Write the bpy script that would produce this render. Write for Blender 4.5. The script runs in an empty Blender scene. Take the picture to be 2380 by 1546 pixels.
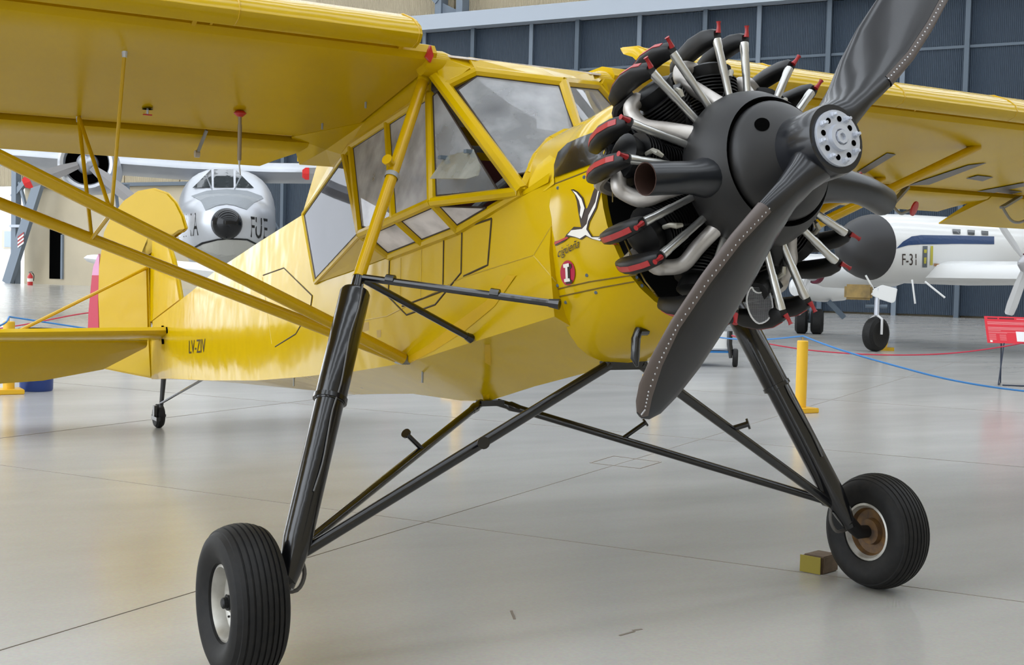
import bpy, bmesh, math, random
from mathutils import Vector, Matrix
from mathutils.bvhtree import BVHTree
random.seed(7)
SC = bpy.context.scene
COL = SC.collection
V = Vector
# ------------------------------------------------------------------ camera
FPX, YAW, PITCH, ROLL = 2949.54, 0.5283, -0.0456, 0.0251
CAM = V((-3.2932, -4.7337, 1.5979))
PW, PH = 2380.0, 1546.0
_f = V((math.sin(YAW)*math.cos(PITCH), math.cos(YAW)*math.cos(PITCH), math.sin(PITCH)))
_r0 = V((math.cos(YAW), -math.sin(YAW), 0)); _u0 = _r0.cross(_f)
_r = _r0*math.cos(ROLL) + _u0*math.sin(ROLL); _u = _u0*math.cos(ROLL) - _r0*math.sin(ROLL)
cd = bpy.data.cameras.new('camera'); cam = bpy.data.objects.new('camera', cd); COL.objects.link(cam)
cd.sensor_fit = 'HORIZONTAL'; cd.sensor_width = 36.0; cd.lens = FPX/PW*36.0; cd.clip_end = 600; cd.clip_start = .05
cam.matrix_world = Matrix(((_r.x, _u.x, -_f.x, CAM.x), (_r.y, _u.y, -_f.y, CAM.y), (_r.z, _u.z, -_f.z, CAM.z), (0, 0, 0, 1)))
SC.camera = cam
# ------------------------------------------------------------------ world, light, exposure
world = bpy.data.worlds.new('world'); SC.world = world; world.use_nodes = True
bg = world.node_tree.nodes['Background']
bg.inputs[0].default_value = (0.87, 0.93, 1.0, 1); bg.inputs[1].default_value = 4.2
SC.view_settings.view_transform = 'Standard'; SC.view_settings.look = 'None'
SC.view_settings.exposure = 0.0; SC.view_settings.gamma = 1.0; SC.view_settings.use_curve_mapping = False
SC.cycles.max_bounces = 8; SC.cycles.diffuse_bounces = 4; SC.cycles.transparent_max_bounces = 16

# ------------------------------------------------------------------ measuring helpers (photo point + one known coordinate -> place)
def ray(px, py):
    return _r*((px-PW/2)/FPX) - _u*((py-PH/2)/FPX) + _f
def at(px, py, axis, val):
    d = ray(px, py); t = (val-CAM[axis])/d[axis]; return CAM + d*t
def aX(px, py, x): return at(px, py, 0, x)
def aY(px, py, y): return at(px, py, 1, y)
def aZ(px, py, z): return at(px, py, 2, z)
def aP(px, py, n, p0):
    d = ray(px, py); return CAM + d*((V(p0)-CAM).dot(V(n))/d.dot(V(n)))
ALPHA = math.atan(.203); SA, CA = math.sin(ALPHA), math.cos(ALPHA)
def P(x, y, w): return V((x, y, (w-SA*y)/CA))          # w = height across the thrust line
AX = V((0, CA, -SA)); UPV = V((0, SA, CA)); HUB = V((0, -1.348, 2.11))
def E(s, r, th):                                        # engine: s aft of the hub, r out, th from the top to starboard
    return HUB + AX*s + UPV*(r*math.cos(th)) + V((-r*math.sin(th), 0, 0))

# ------------------------------------------------------------------ materials
MATS = {}
def mat(name, col, rough=.5, metal=0., spec=.5, coat=0., noise=None, bump=None, emit=None):
    if name in MATS: return MATS[name]
    m = bpy.data.materials.new(name); m.use_nodes = True; nt = m.node_tree; b = nt.nodes['Principled BSDF']
    b.inputs['Base Color'].default_value = (*col, 1); b.inputs['Roughness'].default_value = rough
    b.inputs['Metallic'].default_value = metal; b.inputs['Specular IOR Level'].default_value = spec
    b.inputs['Coat Weight'].default_value = coat; b.inputs['Coat Roughness'].default_value = .08
    tc = None
    if noise or bump:
        tc = nt.nodes.new('ShaderNodeTexCoord')
    if noise:                                            # (scale, colour2, detail)
        n = nt.nodes.new('ShaderNodeTexNoise'); n.inputs['Scale'].default_value = noise[0]; n.inputs['Detail'].default_value = noise[2]
        r = nt.nodes.new('ShaderNodeValToRGB'); r.color_ramp.elements[0].position = .35; r.color_ramp.elements[1].position = .68
        r.color_ramp.elements[0].color = (*col, 1); r.color_ramp.elements[1].color = (*noise[1], 1)
        nt.links.new(tc.outputs['Object'], n.inputs['Vector']); nt.links.new(n.outputs['Fac'], r.inputs['Fac'])
        nt.links.new(r.outputs['Color'], b.inputs['Base Color'])
    if bump:                                             # (scale, strength, distance)
        n = nt.nodes.new('ShaderNodeTexNoise'); n.inputs['Scale'].default_value = bump[0]; n.inputs['Detail'].default_value = 2
        bp = nt.nodes.new('ShaderNodeBump'); bp.inputs['Strength'].default_value = bump[1]; bp.inputs['Distance'].default_value = bump[2]
        nt.links.new(tc.outputs['Object'], n.inputs['Vector']); nt.links.new(n.outputs['Fac'], bp.inputs['Height'])
        nt.links.new(bp.outputs['Normal'], b.inputs['Normal']); nt.links.new(bp.outputs['Normal'], b.inputs['Coat Normal'])
    MATS[name] = m; return m
def glass(name, tint, haze, hazecol, rough=.02, gloss=.7):
    m = bpy.data.materials.new(name); m.use_nodes = True; nt = m.node_tree; nt.nodes.clear()
    out = nt.nodes.new('ShaderNodeOutputMaterial'); tr = nt.nodes.new('ShaderNodeBsdfTransparent'); tr.inputs[0].default_value = (*tint, 1)
    gl = nt.nodes.new('ShaderNodeBsdfGlossy'); gl.inputs['Roughness'].default_value = rough; gl.inputs[0].default_value = (gloss, gloss, gloss*1.02, 1)
    di = nt.nodes.new('ShaderNodeBsdfDiffuse'); di.inputs[0].default_value = (*hazecol, 1)
    fr = nt.nodes.new('ShaderNodeFresnel'); fr.inputs[0].default_value = 1.45
    n = nt.nodes.new('ShaderNodeTexNoise'); n.inputs['Scale'].default_value = 5; n.inputs['Detail'].default_value = 4
    tc = nt.nodes.new('ShaderNodeTexCoord'); nt.links.new(tc.outputs['Object'], n.inputs['Vector'])
    mm = nt.nodes.new('ShaderNodeMath'); mm.operation = 'MULTIPLY'; mm.inputs[1].default_value = haze*2; nt.links.new(n.outputs['Fac'], mm.inputs[0])
    m1 = nt.nodes.new('ShaderNodeMixShader'); nt.links.new(mm.outputs[0], m1.inputs[0]); nt.links.new(tr.outputs[0], m1.inputs[1]); nt.links.new(di.outputs[0], m1.inputs[2])
    m2 = nt.nodes.new('ShaderNodeMixShader'); nt.links.new(fr.outputs[0], m2.inputs[0]); nt.links.new(m1.outputs[0], m2.inputs[1]); nt.links.new(gl.outputs[0], m2.inputs[2])
    nt.links.new(m2.outputs[0], out.inputs[0]); MATS[name] = m; return m
def corrugated(name, col, scale, depth):
    m = mat(name, col, .55); nt = m.node_tree; b = nt.nodes['Principled BSDF']
    tc = nt.nodes.new('ShaderNodeTexCoord'); w = nt.nodes.new('ShaderNodeTexWave'); w.bands_direction = 'X'; w.inputs['Scale'].default_value = scale
    nt.links.new(tc.outputs['Object'], w.inputs['Vector'])
    bp = nt.nodes.new('ShaderNodeBump'); bp.inputs['Distance'].default_value = depth; bp.inputs['Strength'].default_value = 1
    nt.links.new(w.outputs['Fac'], bp.inputs['Height']); nt.links.new(bp.outputs['Normal'], b.inputs['Normal'])
    n = nt.nodes.new('ShaderNodeTexNoise'); n.inputs['Scale'].default_value = .35; n.inputs['Detail'].default_value = 5
    nt.links.new(tc.outputs['Object'], n.inputs['Vector'])
    r = nt.nodes.new('ShaderNodeValToRGB'); r.color_ramp.elements[0].color = (*[c*.82 for c in col], 1); r.color_ramp.elements[1].color = (*[min(1, c*1.15) for c in col], 1)
    nt.links.new(n.outputs['Fac'], r.inputs['Fac']); nt.links.new(r.outputs['Color'], b.inputs['Base Color'])
    return m

YEL = mat('yellow_paint', (.55, .36, .001), .16, spec=.32, coat=.0, bump=(2.6, .22, .05))
YELW = mat('yellow_wing_fabric', (.58, .375, .0005), .26, spec=.12, coat=.0, noise=(1.1, (.51, .33, .004), 4), bump=(2.0, .06, .05))
YELT = mat('yellow_tube', (.55, .335, .001), .25, spec=.35, coat=.1)
BLK = mat('black_gloss', (.004, .0045, .006), .2, coat=.3, bump=(14, .06, .02))
BLKM = mat('black_matte', (.007, .007, .0075), .45, spec=.35)
BLKV = mat('black_void', (.002, .002, .002), .9, spec=0)
RUB = mat('tyre_rubber', (.009, .009, .0095), .6, spec=.25, noise=(30, (.014, .0135, .013), 3))
GREYD = mat('collector_black', (.014, .014, .015), .45, spec=.35, noise=(6, (.02, .019, .018), 4))
PIPE = mat('pipe_black', (.014, .016, .02), .28)
SEAL = mat('window_seal', (.03, .018, .012), .6)
SILV = mat('pushrod_silver', (.62, .62, .60), .3, .85)
EXH = mat('pipe_aluminium', (.56, .53, .50), .42, .6, noise=(9, (.40, .37, .34), 4))
CHR = mat('hub_steel', (.55, .58, .65), .38, .35)
RED = mat('red_paint', (.50, .02, .02), .35)
REDS = mat('rocker_red', (.36, .03, .03), .4)
PROP = mat('propeller_lacquer', (.008, .009, .012), .26, spec=.45, coat=.15, noise=(5, (.014, .015, .018), 3))
SHEA = mat('blade_sheath', (.095, .075, .068), .4)
RIV = mat('rivet_metal', (.6, .6, .62), .35, .7)
FIN = mat('cylinder_fins', (.005, .005, .0055), .45, spec=.3)
RIM = mat('rim_alloy', (.50, .49, .45), .4, .55, noise=(12, (.36, .34, .30), 4))
RUST = mat('brake_rust', (.16, .08, .02), .6, noise=(18, (.05, .03, .02), 5))
PINK = mat('rudder_pink', (.62, .28, .48), .3); CRIM = mat('rudder_crimson', (.45, .015, .05), .3)
GSTEEL = mat('grey_tube', (.30, .31, .31), .5)
SEATM = mat('seat_maroon', (.10, .02, .025), .7)
GLASS = glass('cabin_glass', (.95, .96, .98), .30, (.76, .78, .82))
GLASSD = glass('door_glass', (.95, .96, .98), .46, (.78, .78, .82))  # pale diffuse haze stands in for roof and skylight reflections on the door windows
GLASSR = glass('rear_glass', (.90, .90, .97), .09, (.6, .58, .68), .02, .38)
HAZY = glass('painted_haze_glass', (.9, .9, .9), .8, (.80, .75, .74), .12)  # pale diffuse colour paints the floor's reflection into the lower panes; also roof glazing
WHITE = mat('decal_white', (.78, .74, .68), .35); DARKB = mat('decal_brown', (.03, .015, .008), .4)
BEAKR = mat('decal_red', (.42, .02, .02), .35); BADGE = mat('badge_red', (.42, .01, .045), .3)
STROKE = mat('letter_grey', (.10, .085, .07), .4)
STAIN = mat('old_varnish', (.42, .26, .02), .35)

# ------------------------------------------------------------------ mesh builder
class MB:
    def __init__(s): s.v = []; s.f = []
    def add(s, vs, fs):
        o = len(s.v); s.v += [V(p) for p in vs]; s.f += [[i+o for i in f] for f in fs]; return s
    def poly(s, pts, thick=0., n=None):
        pts = [V(p) for p in pts]; c = sum(pts, V())/len(pts); k = len(pts)
        if not thick: return s.add(pts, [list(range(k))])
        if n is None:
            n = V()
            for i in range(k): n += (pts[i]-c).cross(pts[(i+1) % k]-c)
            n.normalize()
        n = V(n)*thick/2
        vs = [p+n for p in pts]+[p-n for p in pts]+[c+n, c-n]
        fs = []
        for i in range(k):
            j = (i+1) % k
            fs += [[i, j, 2*k], [k+j, k+i, 2*k+1], [i, k+i, k+j, j]]
        return s.add(vs, fs)
    def loft(s, rings, close=True, cap0=True, cap1=True):
        n = len(rings[0]); vs = [p for r in rings for p in r]; fs = []
        for i in range(len(rings)-1):
            for j in range(n if close else n-1):
                k = (j+1) % n; fs.append([i*n+j, i*n+k, (i+1)*n+k, (i+1)*n+j])
        if cap0: fs.append(list(range(n))[::-1])
        if cap1: fs.append([(len(rings)-1)*n+j for j in range(n)])
        return s.add(vs, fs)
    def tube(s, pts, r, n=12, cap=True):
        pts = [V(p) for p in pts]; rs = r if isinstance(r, (list, tuple)) else [r]*len(pts)
        rings = []; prev = None
        for i, p in enumerate(pts):
            d = (pts[min(i+1, len(pts)-1)]-pts[max(i-1, 0)]).normalized()
            if prev is None:
                a = d.cross(V((0, 0, 1)));  a = a if a.length > .05 else d.cross(V((1, 0, 0)))
            else: a = prev-d*prev.dot(d)
            a.normalize(); prev = a; b = d.cross(a)
            rings.append([p+(a*math.cos(2*math.pi*k/n)+b*math.sin(2*math.pi*k/n))*rs[i] for k in range(n)])
        return s.loft(rings, True, cap, cap)
    def lathe(s, prof, o, ax, up, n=32, cap0=False, cap1=False, a0=0., a1=2*math.pi):   # prof: (along, radius)
        o = V(o); ax = V(ax).normalized(); up = V(up); up = (up-ax*up.dot(ax)).normalized(); sd = ax.cross(up)
        rings = [[o+ax*t+(up*math.cos(2*math.pi*k/n)+sd*math.sin(2*math.pi*k/n))*r for k in range(n)] for t, r in prof]
        return s.loft(rings, True, cap0, cap1)
    def box(s, o, ex, ey, ez):       # centre and half-edge vectors
        o, ex, ey, ez = V(o), V(ex), V(ey), V(ez)
        vs = [o+ex*a+ey*b+ez*c for c in (-1, 1) for b in (-1, 1) for a in (-1, 1)]
        return s.add(vs, [[0, 2, 3, 1], [4, 5, 7, 6], [0, 1, 5, 4], [2, 6, 7, 3], [0, 4, 6, 2], [1, 3, 7, 5]])
    def bar(s, a, b, w, h, side):    # rectangular bar from a to b; side = width direction
        a, b = V(a), V(b); d = (b-a).normalized(); sd = V(side); sd = (sd-d*sd.dot(d)).normalized(); up = d.cross(sd)
        return s.box((a+b)/2, (b-a)/2, sd*w/2, up*h/2)
    def build(s, name, m, parent=None, smooth=35, bevel=0, recalc=True):
        me = bpy.data.meshes.new(name); bm = bmesh.new()
        vs = [bm.verts.new(p) for p in s.v]
        for f in s.f:
            try: bm.faces.new([vs[i] for i in f])
            except ValueError: pass
        bmesh.ops.remove_doubles(bm, verts=bm.verts, dist=1e-5)
        if bevel: bmesh.ops.bevel(bm, geom=[e for e in bm.edges if len(e.link_faces) == 2 and e.calc_face_angle() > .5], offset=bevel, segments=2, affect='EDGES', clamp_overlap=True)
        if recalc: bmesh.ops.recalc_face_normals(bm, faces=bm.faces)
        bm.to_mesh(me); bm.free()
        if smooth:
            me.polygons.foreach_set('use_smooth', [True]*len(me.polygons)); me.set_sharp_from_angle(angle=math.radians(smooth))
        o = bpy.data.objects.new(name, me); COL.objects.link(o)
        if m: me.materials.append(m)
        if parent: o.parent = parent
        return o
def empty(name, loc=(0, 0, 0)):
    o = bpy.data.objects.new(name, None); o.location = loc; COL.objects.link(o); return o
def tag(o, label=None, cat=None, group=None, kind=None):
    for k, x in (('label', label), ('category', cat), ('group', group), ('kind', kind)):
        if x: o[k] = x
    return o
def place(o, loc):                   # move the origin of a world-built mesh to a base point
    loc = V(loc); o.data.transform(Matrix.Translation(-loc)); o.location = loc; return o
def mx(p, sg): p = V(p); return V((p.x*sg, p.y, p.z))
def curve_pts(pts, n=6):             # Catmull-Rom through the points
    pts = [V(p) for p in pts]; out = []
    for i in range(len(pts)-1):
        p0, p1, p2, p3 = pts[max(i-1, 0)], pts[i], pts[i+1], pts[min(i+2, len(pts)-1)]
        for k in range(n):
            t = k/n; out.append(.5*((2*p1)+(p2-p0)*t+(2*p0-5*p1+4*p2-p3)*t*t+(3*p1-p0-3*p2+p3)*t**3))
    return out+[pts[-1]]
def text_mesh(body, o, ex, ey, height, width=None, shear=0):   # flat lettering as triangles, laid in the plane o + ex*u + ey*v
    cu = bpy.data.curves.new('t', 'FONT'); cu.body = body; cu.size = 1; cu.resolution_u = 3; cu.shear = shear
    ob = bpy.data.objects.new('t', cu); COL.objects.link(ob); dg = bpy.context.evaluated_depsgraph_get()
    me = bpy.data.meshes.new_from_object(ob.evaluated_get(dg)); bpy.data.objects.remove(ob); bpy.data.curves.remove(cu)
    xs = [q.co.x for q in me.vertices]; ys = [q.co.y for q in me.vertices]
    x0, x1, y0, y1 = min(xs), max(xs), min(ys), max(ys); sy = height/(y1-y0); sx = width/(x1-x0) if width else sy
    mb = MB(); mb.add([V(o)+V(ex)*((q.co.x-x0)*sx)+V(ey)*((q.co.y-y0)*sy) for q in me.vertices], [list(p.vertices) for p in me.polygons])
    bpy.data.meshes.remove(me); return mb
def bvh_of(*obs):
    vs = []; fs = []
    for o in obs:
        k = len(vs); vs += [o.matrix_world @ q.co for q in o.data.vertices]; fs += [[i+k for i in p.vertices] for p in o.data.polygons]
    return BVHTree.FromPolygons(vs, fs)
def drape(mb, bvh, d, off=.003, back=2., cuts=2, res=.035):   # lay a flat decal on a surface along direction d
    bm = bmesh.new(); vs = [bm.verts.new(p) for p in mb.v]
    for f in mb.f:
        try: bm.faces.new([vs[i] for i in f])
        except ValueError: pass
    bmesh.ops.remove_doubles(bm, verts=bm.verts, dist=1e-5)
    bmesh.ops.triangulate(bm, faces=bm.faces)
    for _ in range(cuts):
        es = [e for e in bm.edges if e.calc_length() > res]
        if es: bmesh.ops.subdivide_edges(bm, edges=es, cuts=1); bmesh.ops.triangulate(bm, faces=bm.faces)
    d = V(d).normalized(); bm.verts.ensure_lookup_table()
    out = MB(); out.v = []
    for q in bm.verts:
        h = bvh.ray_cast(q.co-d*back, d)
        nn = (h[1] if h[1].dot(d) < 0 else -h[1]) if h[0] else None
        out.v.append((h[0]+nn*off) if h[0] else q.co.copy())
    bm.verts.index_update(); out.f = [[q.index for q in f.verts] for f in bm.faces]; bm.free(); return out
# ================================================================== THE SETTING
WYAW = -1.02314; WO = V((0, 118.151, 0)); WD = V((math.cos(WYAW), math.sin(WYAW), 0)); WN = V((-math.sin(WYAW), math.cos(WYAW), 0))
def wu(px, py):                      # place on the far wall: (along, height)
    p = aP(px, py, WN, WO)-WO; return p.dot(WD), p.z
CONC = bpy.data.materials.new('polished_concrete'); CONC.use_nodes = True
def concrete():
    nt = CONC.node_tree; b = nt.nodes['Principled BSDF']; tc = nt.nodes.new('ShaderNodeTexCoord')
    n1 = nt.nodes.new('ShaderNodeTexNoise'); n1.inputs['Scale'].default_value = .55; n1.inputs['Detail'].default_value = 6; n1.inputs['Roughness'].default_value = .6
    n2 = nt.nodes.new('ShaderNodeTexNoise'); n2.inputs['Scale'].default_value = 60; n2.inputs['Detail'].default_value = 3
    mp = nt.nodes.new('ShaderNodeMapping'); mp.inputs['Scale'].default_value = (.5, 1.6, 1); mp.inputs['Rotation'].default_value = (0, 0, .5)
    nt.links.new(tc.outputs['Object'], mp.inputs['Vector']); nt.links.new(mp.outputs[0], n1.inputs['Vector']); nt.links.new(tc.outputs['Object'], n2.inputs['Vector'])
    r = nt.nodes.new('ShaderNodeValToRGB'); r.color_ramp.elements[0].position = .3; r.color_ramp.elements[1].position = .7
    r.color_ramp.elements[0].color = (.43, .415, .385, 1); r.color_ramp.elements[1].color = (.52, .505, .47, 1)
    mx_ = nt.nodes.new('ShaderNodeMix'); mx_.data_type = 'RGBA'; mx_.blend_type = 'MULTIPLY'; mx_.inputs[0].default_value = .25
    nt.links.new(n1.outputs['Fac'], r.inputs['Fac']); nt.links.new(r.outputs['Color'], mx_.inputs[6]); nt.links.new(n2.outputs['Color'], mx_.inputs[7])
    nt.links.new(mx_.outputs[2], b.inputs['Base Color'])
    rr = nt.nodes.new('ShaderNodeMapRange'); rr.inputs[3].default_value = .17; rr.inputs[4].default_value = .22
    nt.links.new(n1.outputs['Fac'], rr.inputs[0]); nt.links.new(rr.outputs[0], b.inputs['Roughness']); b.inputs['Specular IOR Level'].default_value = .55
concrete()
floor = tag(MB().box((20, 60, -.15), (110, 0, 0), (0, 140, 0), (0, 0, .15)).build('floor', CONC, smooth=0), 'polished beige grey concrete hangar floor', kind='structure')
JOINT = mat('floor_joint', (.20, .17, .14), .6)
j0, j1 = aZ(0, 1512, 0), aZ(1400, 1090, 0); jd = (j1-j0).normalized(); jn = V((-jd.y, jd.x, 0))
def joint(a, b, w=.006): MB().bar(a+V((0, 0, .0005)), b+V((0, 0, .0005)), w, .003, V((0, 0, 1)).cross(b-a)).build('floor_joint', JOINT, floor, 0)
for k in (-1, 0, 1, 2): joint(j0-jd*12+jn*5.2*k, j0+jd*40+jn*5.2*k)
for k in range(0, 7): joint(j0+jd*(-1.9+5.2*k)-jn*6, j0+jd*(-1.9+5.2*k)+jn*30)
hq = [aZ(px, py, .001) for px, py in ((1372, 1076), (1425, 1060), (1536, 1074), (1487, 1089))]
for k in range(4): MB().bar(hq[k], hq[(k+1) % 4], .014, .004, V((0, 0, 1)).cross(hq[(k+1) % 4]-hq[k])).build('hatch_frame', JOINT, floor, 0)
for a, b in (((1440, 1478), (1475, 1468)), ((1470, 1466), (1492, 1463)), ((1188, 1420), (1196, 1440))):
    joint(aZ(*a, 0), aZ(*b, 0), .012)

# far wall of the hangar: door leaves, rails, beam, cladding
BLUE = corrugated('blue_grey_sheet', (.036, .058, .088), 3.4, .05)
BEIGE = corrugated('beige_sheet', (.50, .42, .28), 3.0, .05)
BEIP = mat('beige_plaster', (.52, .45, .32), .7, noise=(.4, (.46, .40, .29), 4))
STEEL = mat('grey_blue_steel', (.17, .21, .26), .5); STEELD = mat('dark_mullion', (.085, .115, .15), .5)
wall = MB()
uL = wu(45, 640)[0]; uR = uL+190; zB = 16.4; uS = wu(520, 600)[0]
wall.box(((uL+uR)/2, .6, 14), ((uR-uL)/2, 0, 0), (0, .15, 0), (0, 0, 14))
wall_back = wall.build('wall_back', BEIP, smooth=0); wall_back.location = WO; wall_back.rotation_euler = (0, 0, WYAW)
tag(wall_back, 'far hangar wall behind the aircraft', kind='structure')
def wbox(name, u0, u1, z0, z1, y0, y1, m): return MB().box(((u0+u1)/2, (y0+y1)/2, (z0+z1)/2), ((u1-u0)/2, 0, 0), (0, (y1-y0)/2, 0), (0, 0, (z1-z0)/2)).build(name, m, wall_back, 0)
mpx = [560, 667, 772, 878, 988, 1103, 1236, 1345, 1487, 1641, 1764, 1928, 2101, 2249]
mus = [wu(x, 110)[0] for x in mpx]; mus += [mus[-1]+3.4*k for k in range(1, 9)]
zr = wu(2256, 108)[1]
for i in range(len(mus)-1):
    wbox('door_panel', mus[i]+.1, mus[i+1]-.1, .1, zr-.07, -.02, .35, BLUE)
    wbox('door_panel', mus[i]+.1, mus[i+1]-.1, zr+.07, zB-.1, -.02, .35, BLUE)
    wbox('door_rail', mus[i]+.1, mus[i+1]-.1, zr-.07, zr+.07, -.08, .35, STEELD)
for i, u in enumerate(mus): wbox('door_mullion', u-.12, u+.12, 0, zB, -.28 if i % 2 else -.14, .3, STEELD if i % 2 else STEEL)
wbox('door_beam', mus[0], uR, zB-.05, zB+.85, -.9, .3, mat('beam_light', (.42, .47, .54), .5))
# beige sheets above the doors with their posts
cl = [wu(x, 15)[0] for x in (730, 1055, 1450, 1800, 2150)]+[uR]
for i in range(len(cl)-1): wbox('cladding_panel', cl[i]+.05, cl[i+1]-.05, zB+.9, 27, .1, .42, BEIGE)
for x in (1032, 1081, 1424, 1470): u = wu(x, 15)[0]; wbox('cladding_post', u-.22, u+.22, zB+.8, 27, -.7, .2, STEEL)
for x in (1030, 1424):
    u = wu(x, 15)[0]; MB().bar((u, -.6, zB+1.6), (u-3.4, -.6, zB+5), .35, .3, (0, 1, 0)).build('cladding_brace', STEEL, wall_back, 0)
    MB().poly([(u, -.5, zB+.9), (u+1.6, -.2, zB+.9), (u, -.5, zB+1.7)], .1).build('gusset', STEEL, wall_back, 0)
zC = wu(250, 425)[1]
for i in range(4): wbox('cladding_panel', uL+.2+(mus[0]-uL-.3)*i/4, uL+.1+(mus[0]-uL-.3)*(i+1)/4, zC, 27, .1, .44, BEIGE)
wbox('cladding_rail', uL, mus[0]-.2, zC-.25, zC, .02, .44, STEELD)
ud, _ = wu(118, 600); wbox('doorway_recess', wu(105, 600)[0], wu(133, 600)[0], wu(118, 648)[1], wu(118, 525)[1], .40, .48, BLKV)
wbox('doorway_jamb', wu(133, 600)[0], wu(137, 600)[0], wu(118, 648)[1], wu(118, 545)[1], .30, .48, STEEL)
# steel column with the slanted brace by the bright opening
u = wu(53, 600)[0]; zt = wu(53, 405)[1]
wbox('column', u-.25, u+.25, 0, zt+6, -.9, -.4, STEEL)
a, b = wu(48, 662), wu(122, 425)
MB().bar((a[0], -1.2, 0), (b[0], -1.2, b[1]), .85, .35, (1, 0, 0)).build('brace', STEEL, wall_back, 0)
a, b = wu(48, 460), wu(92, 405); MB().bar((a[0], -.7, a[1]), (b[0], -.7, b[1]), .4, .3, (1, 0, 0)).build('brace', STEEL, wall_back, 0)
a, b = wu(63, 425), wu(82, 500); MB().bar((a[0], -.7, a[1]), (b[0], -.7, b[1]), .2, .2, (1, 0, 0)).build('brace', STEEL, wall_back, 0)
a, b = wu(50, 527), wu(84, 527); MB().bar((a[0], -1, a[1]), (b[0], -1, b[1]), .25, .2, (0, 1, 0)).build('tie_bar', mat('pale_steel', (.5, .55, .62), .5), wall_back, 0)
sp = MB(); sw = MB()
for k in range(6):
    c0 = wu(77+3*(k-3)*.25, 580-7*(k-.0)); u0 = wu(84, 570)[0]; z0 = wu(84, 578)[1]+k*.14
    (sp if k % 2 else sw).poly([(u0-.32, -1.42, z0), (u0+.32, -1.42, z0+.35), (u0+.32, -1.42, z0+.49), (u0-.32, -1.42, z0+.14)], .02)
sp.build('warning_stripe', mat('stripe_red', (.33, .02, .02), .5), wall_back, 0); sw.build('warning_stripe', mat('stripe_white', (.7, .7, .7), .5), wall_back, 0)
# lintel over the opening, and what is seen outside through it
wbox('lintel', uL-30, uL, wu(20, 432)[1], 28, .2, .6, BEIGE)
out = MB(); o_ = WO+WN*45; ub = (uL-70, uL+40)
out.box(WO+WN*45+WD*(uL-15)+V((0, 0, 9)), WD*60, WN*.3, V((0, 0, 9)))
facade = tag(out.build('wall_outside', mat('white_facade', (.82, .82, .80), .7), smooth=0), 'white sunlit facade outside the opening', kind='structure')
p = aP(18, 556, WN, WO+WN*44.6); MB().box(p, WD*1.0, WN*.1, V((0, 0, 1.15))).build('window_frame', mat('facade_frame', (.55, .5, .4), .6), facade, 0)
MB().box(p+WD*.25-WN*.1, WD*.7, WN*.06, V((0, 0, 1.0))).build('window_pane', mat('facade_pane', (.35, .42, .55), .3), facade, 0)
# roof with skylight strips; the unseen front and left walls are added to shape the light
ROOF = mat('roof_sheet', (.55, .55, .54), .8)
ceil_ = empty('ceiling'); tag(ceil_, 'hangar roof sheets between open skylights', kind='structure')
for k in range(13):
    y0 = -34+11.5*k
    MB().box((48, y0+3.6, 28.5), (77, 0, 0), (0, 3.6, 0), (0, 0, .2)).build('roof_sheet', ROOF, ceil_, 0)
wall_light_block = tag(MB().box((40, -34, 14), (66, 0, 0), (0, .3, 0), (0, 0, 14)).build('wall_light_block', BEIP, smooth=0), 'added hangar wall out of view that blocks light from behind', kind='structure')  # added out of view to cut the light coming from behind the camera
wall_light_shape = empty('wall_light_shape'); tag(wall_light_shape, 'unseen side wall with open doors, panels added to shape the light', kind='structure')
for y0, y1 in ((-34, -13), (30, 78), (128, 190)): MB().box((-31, (y0+y1)/2, 14), (.3, 0, 0), (0, (y1-y0)/2, 0), (0, 0, 14)).build('wall_shade_panel', BEIP, wall_light_shape, 0)  # unseen panels, spaced to break up fuselage reflections and dim the cowl
wall_right = tag(MB().box((96, 40, 14), (.3, 0, 0), (0, 75, 0), (0, 0, 14)).build('wall_right', BEIP, smooth=0), 'plain hangar side wall', kind='structure')
# ================================================================== THE YELLOW HIGH-WING AEROPLANE
plane = empty('airplane'); tag(plane, 'yellow high-wing propeller airplane with black radial engine and long black landing legs', 'airplane')
# ---- fuselage shell: (y, K, (Cx,Cw), (Fx,Fw), (Ux,Uw), (Tx,Tw))
ST = [(-.15, 1.17, (.41, 1.365), (.445, 1.63), (.43, 1.94), None), (.25, 1.165, (.41, 1.362), (.455, 1.64), (.44, 1.915), None),
      (.67, 1.155, (.41, 1.36), (.46, 1.655), (.45, 1.91), None), (1.14, 1.13, (.41, 1.355), (.46, 1.66), (.45, 1.915), None),
      (1.45, 1.165, (.41, 1.365), (.46, 1.665), (.45, 1.93), None), (2.06, 1.267, (.41, 1.40), (.45, 1.68), (.44, 1.965), None),
      (2.57, 1.32, (.395, 1.445), (.42, 1.70), (.425, 2.0), None), (2.93, 1.355, (.37, 1.475), (.39, 1.73), (.40, 2.1), (.38, 2.49)),
      (4.0, 1.51, (.30, 1.575), (.31, 1.84), (.315, 2.15), (.29, 2.55)), (5.35, 1.705, (.21, 1.73), (.22, 1.97), (.225, 2.25), (.20, 2.60)),
      (6.25, 1.825, (.15, 1.84), (.158, 2.05), (.16, 2.3), (.14, 2.59)), (7.1, 1.938, (.095, 1.948), (.10, 2.12), (.10, 2.35), (.085, 2.595)),
      (7.9, 2.03, (.045, 2.035), (.05, 2.18), (.05, 2.38), (.04, 2.60))]
mb = MB(); rings = []
for y, k, c_, f_, u_, t_ in ST:
    t = t_ or u_; half = [P(t[0], y, t[1]), P(u_[0], y, u_[1]), P(f_[0], y, f_[1]), P(c_[0], y, c_[1])]
    rings.append([mx(q, -1) for q in half]+[P(0, y, k)]+half[::-1])
mb.loft(rings, False, False, False)
dk = [(s[0], s[5]) for s in ST if s[5]]
mb.loft([[P(-t[0], y, t[1]), P(0, y, t[1]+.012), P(t[0], y, t[1])] for y, t in dk], False, False, False)
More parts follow.
